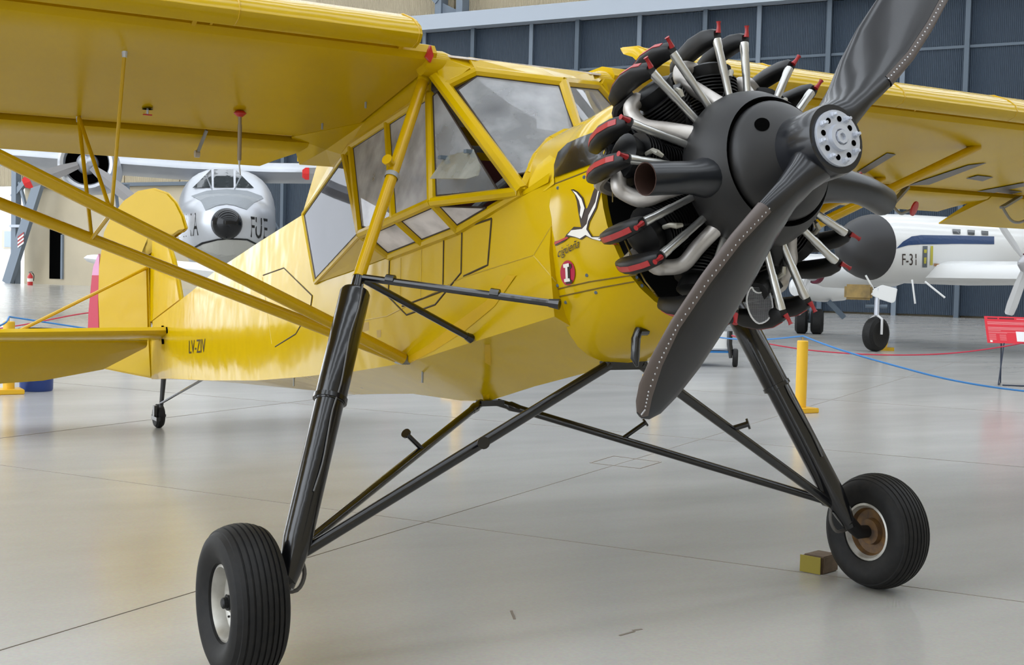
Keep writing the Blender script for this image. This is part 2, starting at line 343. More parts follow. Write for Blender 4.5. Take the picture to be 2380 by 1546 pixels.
mb.add(rings[-1], [list(range(9))]); mb.add(rings[0], [list(range(9))])
fus = mb.build('fuselage', YEL, plane, 30)
# dark cabin floor and firewall so that the inside reads as a room
MB().poly([P(-.40, -.1, 1.55), P(.40, -.1, 1.55), P(.36, 2.6, 1.6), P(-.36, 2.6, 1.6)], .02).build('cabin_floor', mat('cabin_grey', (.09, .09, .085), .8), plane, 0)
# ---- cabin corner points (half, port positive)
A_t = V((.50, .91, 2.60)); A_b = V((.43, .11, 1.965)); S_m = V((.60, .66, 1.93)); S_r = V((.62, 1.45, 1.79)); L_f = V((.452, .67, 1.805)); L_r = P(.452, 1.45, 1.935)
R_f = V((.50, .91, 2.47)); R_r = V((.50, 1.88, 2.29)); T_r = V((.50, 1.97, 2.25)); B_ = P(.428, 2.57, 2.0); Q_ = P(.385, 2.91, 2.488)
V_t = V((0, .48, 2.53)); V_b = V((0, .33, 2.272)); W_l = V((.47, .74, 2.475)); W_t = V((.35, .72, 2.575))
H_c = V((0, .72, 2.625)); H_e = V((.50, .87, 2.655))
def lerp(a, b, t): return V(a)*(1-t)+V(b)*t
def inset(pts, m):
    c = sum(pts, V())/len(pts); out = []
    for i in range(len(pts)):
        p, a, b = pts[i], pts[i-1], pts[(i+1) % len(pts)]
        d1, d2 = (a-p).normalized(), (b-p).normalized(); n = d1.cross(d2).length
        out.append(p+(d1+d2)*(m/max(n, .3)))
    return out
def pane(pts, sg, m=GLASS, name='window_pane', ins=.022):
    pts = [mx(p, sg) for p in inset([V(p) for p in pts], ins)]
    o = MB().poly(pts, .005).build(name, m, plane, 60)
    sl = MB()
    for i in range(len(pts)): sl.tube([pts[i], pts[(i+1) % len(pts)]], .0055, 6)
    sl.build('seal', SEAL, o)
    return o
def bars(name, chain, sg, r=.022, m=YEL, close=False):
    chain = [mx(p, sg) for p in chain]
    if close: chain.append(chain[0])
    for a, b in zip(chain, chain[1:]):
        MB().tube([a, b], r, 8).build(name, m, plane)
wsb = [V((.09, .315, 2.262)), V((.20, .26, 2.215)), V((.30, .20, 2.135)), V((.38, .14, 2.04))]     # foot of the windscreen over the cowl
for sg in (-1, 1):
    pane([W_l, W_t, V_t, V_b]+wsb+[lerp(A_b, A_t, .09)], sg, ins=.026)
    bars('windscreen_post', [A_b, A_t], sg, .034); bars('windscreen_frame', [W_l+V((.02, .03, .02)), W_t, V_t], sg, .026)
    bars('windscreen_sill', [V_b]+wsb+[A_b], sg, .024)
    MB().poly([mx(p, sg) for p in (A_t+V((0, -.02, .06)), H_e, W_t+V((.03, 0, .01)), W_l+V((.03, .02, 0)))], .02).build('cabin_corner', YEL, plane, 0)
    MB().poly([mx(p, sg) for p in (W_t, V_t, H_c, V((.36, .78, 2.645)))], .015).build('cabin_header', YEL, plane, 0)
    MB().poly([mx(p, sg) for p in (V((.36, .78, 2.645)), H_c, W_t, H_e)], .012).build('cabin_header', YEL, plane, 0)
    # front triangle window, door windows, rear window, lower slanted windows
    pane([A_b+V((.012, .10, -.015)), S_m, R_f+V((0, -.01, 0)), lerp(A_b, A_t, .86)+V((.01, .03, 0))], sg, ins=.03)
    m0, m1 = lerp(R_f, R_r, .50), lerp(S_m, S_r, .50)
    pane([R_f, m0, m1, S_m], sg, GLASSD); pane([m0, R_r, lerp(R_r, S_r, .96), lerp(S_r, S_m, .10), m1], sg, GLASSD)
    pane([T_r, Q_, B_, S_r], sg, GLASSR)
    k0, k1 = lerp(S_m, S_r, .48), lerp(L_f, L_r, .48)
    pane([S_m, k0, k1, L_f], sg, HAZY, ins=.026); pane([k0, lerp(S_m, S_r, .96), L_r, k1], sg, HAZY, ins=.026)
    pane([A_b+V((.01, .16, -.05)), S_m, L_f], sg, HAZY, ins=.026)
    for ch in ([R_f, S_m], [m0, m1], [R_r, S_r], [S_m, S_r], [S_m, L_f], [k0, k1], [S_r, L_r], [L_f, L_r], [A_b, S_m], [R_f, R_r, T_r], [A_b, L_f], [S_r, T_r]):
        bars('window_frame', ch, sg, .025)
    bars('rear_window_frame', [T_r, Q_, B_, S_r], sg, .014)
    MB().poly([mx(p, sg) for p in (S_r, B_, P(.445, 2.06, 1.965), L_r)], .012).build('cabin_skin', YEL, plane, 0)
    MB().poly([mx(p, sg) for p in (A_t+V((0, 0, .04)), H_e, V((.5, 1.9, 2.44)), R_r+V((0, .05, .03)), R_r, R_f)], .012).build('roof_side', YEL, plane, 0)
    MB().poly([mx(p, sg) for p in (R_r+V((0, .0, .15)), V((.46, 2.45, 2.27)), Q_, T_r, R_r)], .012).build('roof_side', YEL, plane, 0)
    # fairing behind the wing root
    MB().poly([mx(p, sg) for p in (V((.50, 1.70, 2.41)), V((.80, 2.02, 2.335)), V((.60, 2.42, 2.22)), V((.47, 2.25, 2.205)), T_r)], .01).build('root_fairing', YEL, plane, 0)
    MB().lathe([(0, .062), (.10, .066), (.16, .05)], mx(V((.57, .87, 2.615)), sg), V((-sg, 0, 0)), V((0, 0, 1)), 16, True, True).build('wing_root_stub', YEL, plane)
MB().poly([V((-.5, .86, 2.66)), H_c+V((-.34, .03, .015)), H_c+V((.34, .03, .015)), V((.5, .86, 2.66)), V((.5, 1.9, 2.46)), V((-.5, 1.9, 2.46))], .01).build('roof_glazing', HAZY, plane, 0)
MB().poly([V((.48, 1.9, 2.47)), V((-.48, 1.9, 2.47)), V((-.46, 2.45, 2.27)), mx(Q_, -1), Q_, V((.46, 2.45, 2.27))], .01).build('roof_rear', YEL, plane, 0)
bars('windscreen_centre_post', [V_b, V_t], 1, .026)
# ventilation flap held open in the front triangle window
fl = [aX(px, py, x) for px, py, x in ((1000, 415, -.66), (1035, 365, -.60), (1100, 347, -.60), (1117, 385, -.64), (1112, 408, -.66), (1085, 416, -.67))]
MB().poly(fl, .004).build('vent_flap', glass('flap_glass', (.85, .86, .85), .38, (.55, .56, .5), .1), plane, 0)
for px, py in ((1030, 366), (1090, 352), (1050, 403), (1083, 405)): MB().box(aX(px, py, -.615), (.02, 0, 0), (0, .014, 0), (0, 0, .008)).build('vent_hinge', STEELD, plane, 0)
# inside the cabin
for y in (.95, 2.05):
    s = MB(); s.box(P(0, y, 1.82), (.22, 0, 0), (0, .22, 0), (0, 0, .05)); s.box(P(0, y+.24, 2.1), (.21, 0, 0), (0, .05, -.0), (0, .05, .30)); s.build('seat', SEATM, plane, bevel=.03)
for a, b in ((V((-.42, .72, 1.85)), V((.2, .55, 2.42))), (V((.42, .9, 2.5)), V((.42, .5, 1.8))), (V((-.4, 1.1, 1.8)), V((-.45, .95, 2.5))), (V((-.45, 1.6, 2.3)), V((.45, 1.6, 2.3))), (V((-.35, .5, 2.0)), V((.5, 1.2, 2.4)))):
    MB().tube([a, b], .018, 8).build('cabin_tube', GSTEEL, plane)
MB().box(V((0, .34, 2.02)), (.33, 0, 0), (0, .02, 0), (0, .02, .11)).build('instrument_panel', BLKM, plane, 0)
# ---- cowl: from the squared firewall to the ring behind the cylinders
NC = 40
def fire(th):                        # section at the firewall, th from the top to starboard
    c_, s_ = math.cos(th), math.sin(th); k = .43 if c_ > 0 else .43
    if c_ >= 0: x, w = .435*abs(s_)**.96, 1.83+.452*c_
    else: x, w = .435*(abs(s_)**.62), 1.83-.66*abs(c_)**1.0
    return x*(1 if s_ < 0 else -1), w
def cowl_ring(t):
    out = []
    for k in range(NC):
        th = 2*math.pi*k/NC; fx, fw = fire(th); a = P(fx, -.12, fw)
        rr = .44 + (.075*max(0, -math.cos(th))**2)
        b = E(.845, rr, th)
        bulge = math.sin(math.pi*t)*.02
        q = a*(1-t)+b*t; d = (q-(HUB+AX*1.1)); d.y = 0
        out.append(q+d.normalized()*bulge)
    return out
ts = [0, .15, .3, .45, .6, .75, .88, 1]
mb = MB(); rg = [cowl_ring(t) for t in ts]; mb.loft(rg, True, False, False)
lip = [E(.85, .41 + (.075*max(0, -math.cos(2*math.pi*k/NC))**2), 2*math.pi*k/NC) for k in range(NC)]; mb.loft([rg[-1], lip], True, False, False)
cowl = mb.build('cowl', YEL, plane, 45)
MB().add(lip, [list(range(NC))]).build('firewall', BLKM, plane, 0)
cb = bvh_of(cowl)
# blend between the cowl and the windscreen foot
MB().loft([[P(fire(2*math.pi*k/NC)[0], -.12, fire(2*math.pi*k/NC)[1]) for k in range(-10, 11)],
           [mx(A_b, -1)]+[mx(q, -1) for q in wsb[::-1]]+[lerp(mx(wsb[0], -1), V_b, j/6) for j in range(1, 6)]+[V_b]+[lerp(V_b, wsb[0], j/6) for j in range(1, 6)]+wsb+[A_b]] if False else
          [[P(fire(2*math.pi*k/NC)[0], -.12, fire(2*math.pi*k/NC)[1]) for k in range(-10, 11)],
           [P(fire(2*math.pi*k/NC)[0]*.99, .09+.22*max(0, math.cos(2*math.pi*k/NC))**1.2, fire(2*math.pi*k/NC)[1]+.0) for k in range(-10, 11)]], False, False, False).build('cowl_deck', YEL, plane, 45)
for sg in (-1, 1):    # rounded shoulder patch ahead of the windscreen
    MB().loft([[mx(P(.43, .12, 1.93), sg), mx(P(.44, -.12, 1.93), sg)], [mx(A_b, sg), mx(P(.435, -.12, 1.97), sg)]], False, False, False).build('cowl_shoulder', YEL, plane, 0)
# ---- paint and plates on the cowl
def on(bvh, px, py, fallback=-.43):
    h = bvh.ray_cast(CAM, ray(px, py).normalized()); return h[0] if h[0] else aX(px, py, fallback)
def decal(name, pix, bvh, m, parent, off=.004, cuts=3):
    pts = [on(bvh, *p) for p in pix]; c0 = sum((ray(*p) for p in pix), V())/len(pix)
    return drape(MB().poly(pts), bvh, c0, off, .4, cuts).build(name, m, parent, 45)
def seam(name, pix, bvh, m, parent, r=.0035):
    pts = []
    for a, b in zip(pix, pix[1:]):
        for k in range(6): pts.append(on(bvh, a[0]+(b[0]-a[0])*k/6, a[1]+(b[1]-a[1])*k/6))
    pts.append(on(bvh, *pix[-1])); return MB().tube(pts, r, 5).build(name, m, parent)
bb = bvh_of(cowl, *[o for o in plane.children if o.name.startswith('cowl_deck')])
decal('exhaust_plate', [(1292, 413), (1291, 385), (1300, 356), (1322, 335), (1350, 322), (1392, 306), (1440, 300), (1440, 355), (1400, 374)], bb, BLK, plane, .008)
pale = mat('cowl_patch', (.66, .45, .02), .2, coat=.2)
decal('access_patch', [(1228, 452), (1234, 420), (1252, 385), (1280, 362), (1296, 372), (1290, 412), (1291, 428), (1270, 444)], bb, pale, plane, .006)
EDGE = mat('panel_seam', (.16, .10, .004), .6)
for pix in ([(1296, 672), (1370, 655), (1480, 638)], [(1298, 690), (1400, 668), (1488, 652)], [(1288, 428), (1340, 408), (1420, 376)], [(1424, 400), (1424, 470)], [(1452, 560), (1470, 600), (1500, 655), (1540, 705), (1588, 748)]):
    seam('panel_seam', pix, bb, EDGE, plane)
for px, py in ((1297, 437), (1358, 412), (1296, 664), (1364, 640), (1385, 680), (1315, 703), (1480, 645), (1492, 664)):
    q = on(bb, px, py); MB().lathe([(0, .008), (.004, .006)], q-ray(px, py).normalized()*.002, -ray(px, py), (0, 0, 1), 8, True, True).build('screw', STEELD, plane)
# the stork with spread wings, in flat paint
ST_OUT = [(1291, 561), (1311, 557), (1318, 545), (1335, 527), (1352, 528), (1345, 490), (1342, 468), (1337, 452), (1328, 441), (1335, 440), (1345, 446), (1357, 460), (1363, 485), (1366, 484), (1372, 470), (1380, 445), (1391, 422), (1400, 418), (1399, 440), (1388, 485), (1372, 515), (1368, 532), (1378, 549), (1392, 549), (1399, 547), (1403, 554), (1398, 561), (1388, 558), (1375, 555), (1364, 549), (1352, 557), (1338, 552), (1325, 551), (1312, 562), (1292, 572)]
decal('stork_outline', ST_OUT, bb, DARKB, plane, .0035)
decal('stork_body', [(1321, 546), (1330, 535), (1355, 532), (1366, 520), (1370, 500), (1386, 470), (1396, 425), (1398, 430), (1386, 482), (1369, 514), (1365, 533), (1377, 551), (1392, 551), (1399, 549), (1401, 555), (1396, 559), (1378, 554), (1363, 546), (1350, 554), (1338, 550)], bb, WHITE, plane, .0055)
decal('stork_wing', [(1333, 443), (1342, 448), (1354, 462), (1361, 484), (1354, 508), (1350, 500), (1352, 482), (1348, 466), (1342, 455)], bb, WHITE, plane, .0055)
decal('stork_beak', [(1402, 553), (1442, 573), (1400, 560)], bb, BEAKR, plane, .0055)
decal('stork_leg', [(1320, 550), (1324, 553), (1291, 569), (1291, 563)], bb, BEAKR, plane, .0055)
decal('stork_eye', [(1394, 552), (1397, 552), (1397, 554), (1394, 554)], bb, DARKB, plane, .0075)
o_ = on(bb, 1296, 606); ex = (on(bb, 1346, 582)-o_); ey = (on(bb, 1299, 584)-o_); 
tm = text_mesh('cigüeña', o_, ex.normalized(), ey.normalized(), (ey.length)*1.25, ex.length)
drape(tm, bb, ray(1320, 590), .004, .4, 0).build('stork_name', DARKB, plane, 0)
el = [(1321+17*math.cos(2*math.pi*k/28), 634+29*math.sin(2*math.pi*k/28)) for k in range(28)]
decal('number_badge', el, bb, BADGE, plane, .004)
decal('number_shadow', [(1316, 616), (1330, 612), (1331, 622), (1327, 624), (1328, 650), (1332, 650), (1332, 658), (1318, 660)], bb, DARKB, plane, .006)
decal('number_one', [(1312, 614), (1325, 611), (1326, 619), (1322, 620), (1323, 646), (1327, 646), (1328, 653), (1315, 655), (1314, 648), (1318, 647), (1317, 622), (1313, 622)], bb, WHITE, plane, .0075)
# breather horn under the cowl
h0 = on(bb, 1494, 770); MB().tube([h0+V((.02, 0, .0)), h0+V((-.03, -.01, .0)), h0+V((-.045, -.015, -.03)), h0+V((-.05, -.02, -.11)), h0+V((-.045, -.03, -.145))], [.018, .02, .02, .019, .006], 10).build('breather_horn', BLK, plane)

# ---- wings
def wsec(prof, x): return [V((x, y, z)) for y, z in prof]
WING = [(.80, 2.655), (.815, 2.622), (.86, 2.602), (.98, 2.578), (1.3, 2.502), (1.65, 2.42), (2.0, 2.336), (2.01, 2.362), (2.14, 2.348), (2.14, 2.354), (2.0, 2.392), (1.75, 2.50), (1.4, 2.63), (1.1, 2.70), (.92, 2.715), (.83, 2.695)]
SLAT = [(.722, 2.651), (.665, 2.672), (.645, 2.705), (.66, 2.742), (.72, 2.785), (.83, 2.825), (.98, 2.838), (.97, 2.822), (.85, 2.785), (.76, 2.725), (.735, 2.68)]
FLAP = [(2.035, 2.305), (2.06, 2.285), (2.2, 2.265), (2.4, 2.232), (2.55, 2.202), (2.55, 2.212), (2.35, 2.275), (2.15, 2.335), (2.06, 2.34)]
xj = abs(aY(2178, 516, 2.55).x)
for sg in (-1, 1):
    w_ = MB().loft([wsec(WING, sg*x) for x in (.52, .60, 2.0, 4.0, 6.0, 6.9)]).build('wing', YELW, plane, 40)
    if sg < 0: wingS = w_
    else: wingP = w_
    sl = MB().loft([[V((sg*(.655), .80+(y-.80)*.7, 2.73+(z-2.73)*.7)) for y, z in SLAT]]+[wsec(SLAT, sg*x) for x in (.675, 2.2, 4.2, 6.6)]).build('slat', YEL, plane, 40)
    for x in (.69, 1.55, 2.5, 3.5): MB().tube([V((sg*x, y, z+.002)) for y, z in SLAT[:8]], .004, 6).build('slat_rib_line', YELT, sl)
    for x in (.72, 1.63, 2.75, 3.9): MB().poly([V((sg*x, .75, 2.70)), V((sg*x, .86, 2.61)), V((sg*x, .95, 2.60)), V((sg*x, .90, 2.74))], .012).build('slat_bracket', YELT, plane, 0)
    ins = [V((sg*(.69+.11*max(0, (y-2.2)/.35)), y, z)) for y, z in FLAP]
    x1 = 3.6 if sg < 0 else xj
    MB().loft([ins]+[wsec(FLAP, sg*x) for x in (1.2, x1)]).build('flap', YELW, plane, 40)
    # aileron, drooped a little
    AIL = [(y, z-.10*max(0, (y-2.06)/.49)) for y, z in FLAP]
    MB().loft([wsec(AIL, sg*(x1+.02)), wsec(AIL, sg*6.8)]).build('aileron', YELW, plane, 40)
    # main V struts from the lower longeron
    ft = V((sg*.43, 1.33, 1.142)); xf, xr = (3.5, 3.65) if sg < 0 else (3.75, 3.65)
    fe, re = V((sg*xf, 1.15, 2.54)), V((sg*xr, 1.9, 2.36))
    off = V((0, .035, 0))
    MB().tube([ft-off, fe], .031, 12).build('wing_strut', YELT, plane); MB().tube([ft+off, re], .029, 12).build('wing_strut', YELT, plane)
    MB().box(ft+V((sg*-.01, 0, -.005)), (.03, 0, 0), (0, .05, 0), (0, 0, .025)).build('strut_fitting', GSTEEL, plane, bevel=.006)
    # jury struts
    tf = .44; jf = lerp(ft, fe, .495 if sg < 0 else .47); jr = lerp(ft, re, .475)
    for a, b, r in ((V((sg*1.93, 1.1, 2.552)), jf, .009), (V((sg*1.95, 1.98, 2.345)), jr, .010), (V((sg*1.95, 1.98, 2.345)), jf, .010), (jr, jf, .010)):
        MB().tube([a, b], r, 8).build('jury_strut', YELT, plane)
    for q in (V((sg*1.93, 1.1, 2.555)), V((sg*1.95, 1.98, 2.345))): MB().tube([q+V((0, 0, .02)), q+V((0, 0, -.03))], [.016, .011], 8).build('strut_fitting', CHR, plane)
    # upper landing leg strut to the wing root, with its foot peg
    LT = V((sg*1.04, .49, 1.57)); RT = V((sg*.52, .93, 2.565))
    MB().tube([LT, RT], .028, 14).build('leg_brace', YELT, plane)
    MB().lathe([(-.06, .018), (-.04, .032), (.05, .034), (.07, .02)], RT, (RT-LT), (1, 0, 0), 12, True, True).build('brace_socket', YEL, plane)
    cl_ = lerp(LT, RT, .475); d = (RT-LT).normalized()
    MB().lathe([(-.012, .032), (-.012, .034), (.012, .034), (.012, .032)], cl_, d, (1, 0, 0), 14).build('brace_clamp', GSTEEL, plane)
    pg = lerp(LT, RT, .52); MB().lathe([(0, .014), (.065, .014), (.065, .026), (.077, .026)], pg, V((sg*.8, -.5, .42)), (0, 0, 1), 14, True, True).build('foot_peg', YELT, plane)
# details under the starboard wing
def under(px, py): # on the lower wing surface
    n = V((0, .164, .7)).normalized(); n = V((0, .2385, 1)).normalized(); return aP(px, py, n, (0, 1.3, 2.501))
q = under(558, 258); MB().lathe([(0, .022), (-.012, .034), (-.03, .014)], q, (0, 0, 1), (1, 0, 0), 16, True, True).build('drain_collar', RED, plane)
MB().tube([q+V((0, 0, -.02)), q+V((0, 0, -.07)), q+V((0, 0, -.07)), q+V((0, 0, -.255))], [.009, .009, .011, .0105], 10).build('drain_mast', mat('mast_bronze', (.33, .27, .2), .45, .5), plane)
MB().tube([q+V((0, 0, -.255)), q+V((0, 0, -.28)), q+V((.006, 0, -.33))], [.006, .004, .004], 6).build('drain_chain', CHR, plane)
q = under(343, 252); MB().lathe([(.001, 0), (.001, .028)], q+V((0, 0, -.004)), (0, 0, -1), (1, 0, 0), 18).build('inspection_hole', BLKV, plane, 0)
MB().tube([q, q+V((0, 0, -.03))], .006, 8).build('inspection_pin', CHR, plane); MB().box(q+V((0, 0, -.032)), (.022, 0, 0), (0, .006, 0), (0, 0, .003)).build('pin_flag', RED, plane, 0)
a, b = under(480, 303), None
b = a+V((-.035, .05, -.125)); MB().bar(a, b, .022, .014, (0, 1, 0)).build('flap_bracket', GSTEEL, plane, 0); MB().lathe([(-.012, .02), (.012, .02)], b, (1, 0, 0), (0, 0, 1), 10, True, True).build('flap_bracket', EXH, plane)
for px, py in ((850, 238), (749, 288)):
    q = under(px, py); MB().tube([q+V((0, 0, .01)), q+V((0, 0, -.03))], .006, 6).build('drain_pipe', GSTEEL, plane)
for px, py, hx in ((450, 55, 0), (930, 112, 0)):
    q = aY(px, py, .80); MB().bar(q+V((0, -.05, .04)), q+V((0, .04, -.02)), .02, .02, (1, 0, 0)).build('slat_bracket', YELT, plane, 0)
q = aY(997, 128, .80); MB().poly([q+V((.0, -.01, .045)), q+V((.02, 0, .0)), q+V((.005, 0, -.035)), q+V((-.02, 0, -.01))], .02).build('lamp_cap', RED, plane, 0)
# hinge arms with red counterweights below the port wing, lettering on its underside
for (ax_, ay_), (bx_, by_), (cx_, cy_), (dx_, dy_), dr in (((2108, 436), (2072, 476), (2092, 496), (2108, 492), (2125, 485)), ((2370, 458), (2330, 482), (2350, 512), (2370, 517), (2390, 508))):
    y0 = 2.02; a, b, c2, d2, e2 = aY(ax_, ay_, y0), aY(bx_, by_, y0-.04), aY(cx_, cy_, y0-.1), aY(dx_, dy_, y0-.14), aY(dr[0], dr[1], y0-.16)
    MB().bar(a, b, .05, .018, (0, 1, 0)).build('aileron_arm', GSTEEL, plane, 0)
    MB().tube(curve_pts([b, c2, d2, e2], 4), .011, 8).build('aileron_arm', GSTEEL, plane)
    MB().lathe([(-.012, .02), (-.006, .055), (.006, .055), (.012, .02)], e2, V((.3, -.75, -.25)), (0, 0, 1), 20, True, True).build('counterweight', RED, plane)
for pix in ([(1990, 400), (2062, 355), (2082, 358), (2010, 402)], [(2110, 430), (2250, 383), (2292, 378), (2160, 428)], [(2246, 414), (2272, 407), (2308, 411), (2284, 420)], [(2272, 444), (2380, 424), (2380, 432), (2310, 447)], [(2316, 445), (2340, 440), (2376, 445), (2350, 450)]):
    MB().poly([under(*p)+V((0, 0, -.004)) for p in pix], .002, (0, 0, 1)).build('letter_stroke', STROKE, plane, 0)

# ---- tail
fp = [(7.02, 1.33), (7.0, 1.6), (7.2, 1.86), (7.42, 1.92)]
# fin in the plane of symmetry
def finz(z): return 8.03+.203*(z-.466)
fo = [aX(px, py, 0) for px, py in ((424, 700), (414, 640), (405, 600), (392, 560), (380, 546))]+[V((0, finz(1.90)-.03, 1.90)), V((0, finz(1.05)-.03, 1.0))]
fo = [V((0, max(6.9, p.y), p.z)) for p in fo]
MB().poly(fo, .05, (1, 0, 0)).build('fin', YEL, plane, 0, bevel=.018)
dl = math.radians(36); rn = V((math.cos(dl), math.sin(dl), 0)); h0 = V((0, 8.03, .466)); rt = V((-math.sin(dl), math.cos(dl), 0))
def rud(px, py): return aP(px, py, rn, h0)
ro = [rud(*p) for p in ((357, 880), (300, 869), (241, 857), (233, 800), (232, 772), (229, 690), (231, 620), (243, 540), (262, 500), (290, 466), (322, 444), (360, 437), (392, 448), (412, 470), (428, 502), (437, 534))]+[rud(345, 549), rud(347, 640), rud(350, 760)]
ru = MB().poly(ro, .05, rn).build('rudder', YEL, plane, 0, bevel=.018)
MB().poly([rud(*p) for p in ((232, 773), (206, 773), (208, 725), (216, 640), (232, 640), (230, 700))], .03, rn).build('rudder_tab', CRIM, plane, 0)
MB().poly([rud(*p) for p in ((216, 640), (219, 620), (231, 590), (233, 600), (232, 640))], .03, rn).build('rudder_tab', PINK, plane, 0)
bT = bvh_of(ru)
# tailplane and drooped elevators
for sg in (-1, 1):
    wt = 2.40
    def tp(x, y, w): return P(sg*x, y, w)
    root = [tp(.09, 7.16, wt), tp(.09, 7.19, wt+.035), tp(.09, 7.4, wt+.045), tp(.09, 7.72, wt+.02), tp(.09, 7.72, wt-.02), tp(.09, 7.4, wt-.045), tp(.09, 7.19, wt-.03)]
    def sec(x, yl): return [tp(x, 7.16+yl, wt), tp(x, 7.19+yl, wt+.035), tp(x, 7.42+yl*.5, wt+.045), tp(x, 7.72, wt+.02), tp(x, 7.72, wt-.02), tp(x, 7.42+yl*.5, wt-.045), tp(x, 7.19+yl, wt-.03)]
    MB().loft([root, sec(.7, .05), sec(1.5, .12), sec(2.0, .19), sec(2.4, .35)]).build('tailplane', YEL, plane, 40)
    hx = [(.13, 7.74), (.7, 7.74), (1.5, 7.74), (2.1, 7.74), (2.42, 7.74)]
    te = [aY(350, 816, 7.78), aY(240, 858, 8.12), aY(100, 884, 8.2), aY(0, 891, 8.2)]
    te = [V((sg*abs(q.x), q.y, q.z)) for q in te]+[V((sg*2.2, 8.12, .47))]
    hp = [tp(x, y, wt) for x, y in hx]
    rings = []
    for h_, t_ in zip(hp, te):
        t_ = t_ if t_ != te[0] else h_+V((0, .06, -.08))
        rings.append([h_+V((0, 0, .03)), lerp(h_, t_, .5)+V((0, .02, .02)), t_+V((0, 0, .004)), t_+V((0, 0, -.004)), lerp(h_, t_, .5)+V((0, -.02, -.02)), h_+V((0, 0, -.03))])
    MB().loft(rings).build('elevator', YEL, plane, 40)
    fb = aX(345, 615, 0); MB().tube([V((0, 8.12, 1.60)), tp(1.37, 7.4, wt+.03)], .017, 8).build('tail_brace', YELT, plane)
MB().poly([P(-.097, 7.13, y) for y in (2.37,)]+[P(-.1, 7.15, 2.43), P(-.103, 7.17, 2.43), P(-.1, 7.16, 2.37)], .004, (1, 0, 0)).build('tail_slot', BLKV, plane, 0)
fb_ = bvh_of(fus)
for pix in ([(376, 772), (381, 772), (381, 757), (376, 757)], [(376, 788), (381, 788), (382, 800), (377, 800)]): decal('tail_slot', pix, fb_, BLKV, plane, .004, 0)
o_ = on(fb_, 440, 822); ex = on(fb_, 478, 819)-o_; ey = on(fb_, 440, 792)-o_
drape(text_mesh('LV-ZIV', o_, ex.normalized(), ey.normalized(), ey.length, ex.length), fb_, ray(460, 806), .004, .4, 0).build('registration', DARKB, plane, 0)
# tail wheel
tw = V((0, 7.725, .0)); 
MB().lathe([(-.035, .03), (-.045, .06), (-.04, .10), (-.02, .118), (.02, .118), (.04, .10), (.045, .06), (.035, .03)], tw+V((.0, .06, .118)), (1, 0, 0), (0, 0, 1), 24, True, True).build('tail_tyre', RUB, plane)
MB().tube([V((-.005, 7.60, .50)), V((-.02, 7.62, .22))], [.026, .020], 10).build('tail_leg', BLK, plane)
MB().box(V((-.06, 7.70, .16)), (.014, 0, 0), (0, .03, 0), (0, 0, .07)).build('tail_fork', BLK, plane, 0); MB().box(V((-.06, 7.66, .11)), (.02, 0, 0), (0, .10, 0), (0, 0, .018)).build('tail_fork', BLK, plane, 0); MB().tube([V((-.07, 7.785, .118)), V((.07, 7.785, .118))], .015, 8).build('tail_axle', BLK, plane)
MB().tube([V((-.03, 7.60, .26)), V((-.05, 6.1, .63))], .012, 8).build('tail_stay', BLK, plane)
# ---- doors, hatches and seams on the side
SEAMD = mat('door_gap', (.05, .03, .004), .7)
for pix in ([(906, 600), (903, 690), (945, 732), (1012, 708), (1072, 634), (1074, 540)], [(1143, 508), (1134, 616), (1078, 642)], [(1078, 530), (1143, 508)], [(612, 640), (660, 623), (726, 688), (722, 716), (688, 776), (640, 806)], [(935, 712), (1030, 676)], [(1030, 676), (1032, 552)]):
    seam('door_gap', pix, fb_, SEAMD, plane, .005)
for pix in ([(930, 700), (932, 600)], [(978, 690), (980, 580)], [(1240, 594), (1290, 512)], [(1240, 594), (1292, 655)], [(835, 747), (900, 735), (1078, 644), (1238, 594)], [(610, 645), (632, 800)]): seam('panel_seam', pix, fb_, mat('faint_seam', (.50, .33, .01), .4), plane, .003)
for pix in ([(838, 752), (858, 748), (858, 770), (838, 774)], [(876, 768), (886, 766), (886, 784), (877, 785)]): decal('old_mark', pix, fb_, STAIN, plane, .002, 1)
VARN = mat('fresh_varnish', (.58, .35, .0005), .4, spec=.2)
decal('varnish_streak', [(935, 838), (1000, 800), (1060, 750), (1130, 700), (1180, 640), (1200, 640), (1150, 712), (1080, 770), (1010, 815), (945, 848)], fb_, VARN, plane, .002, 4)
decal('varnish_streak', [(1122, 928), (1128, 860), (1126, 800), (1140, 800), (1142, 860), (1137, 928)], fb_, VARN, plane, .002, 4)
for px, py in ((683, 888), (982, 876)):
    q = on(fb_, px, py-8); MB().tube([q+V((0, 0, .01)), q+V((0, 0, -.05))], .006, 6).build('drain_pipe', GSTEEL, plane)
for px, py in ((1072, 590), (700, 630), (870, 760)): pass

# ---- engine
RAD = math.radians
MB().lathe([(.50, .20), (.50, .295), (.46, .308), (.41, .310), (.36, .298), (.315, .272), (.290, .253), (.310, .246), (.312, .20)], HUB, AX, UPV, 64).build('exhaust_collector', GREYD, plane, 50)
MB().lathe([(.303, .249), (.303, .20)], HUB, AX, UPV, 48).build('collector_groove', BLKV, plane)
nose = MB().lathe([(.31, .232), (.275, .232), (.255, .222), (.22, .19), (.185, .15), (.165, .125), (.15, .11), (.10, .10)], HUB, AX, UPV, 48, False, True).build('nose_cover', GREYD, plane, 50)
nb = bvh_of(nose)
for (px, py, a, b) in ((1771, 290, 18, 15),):
    decal('nose_hole', [(px+a*math.cos(t*math.pi/10), py+b*math.sin(t*math.pi/10)) for t in range(20)], nb, BLKV, plane, .003, 1)
for th in (-95, 180):
    q = E(.262, .195, RAD(th)); MB().lathe([(0, .022), (.006, .020)], q, (q-E(.6, 0, 0)), UPV, 18, True, True).build('nose_hole', BLKV, plane)
MB().lathe([(.5, .21), (.95, .23), (.96, .40)], HUB, AX, UPV, 40).build('crankcase', BLKM, plane)
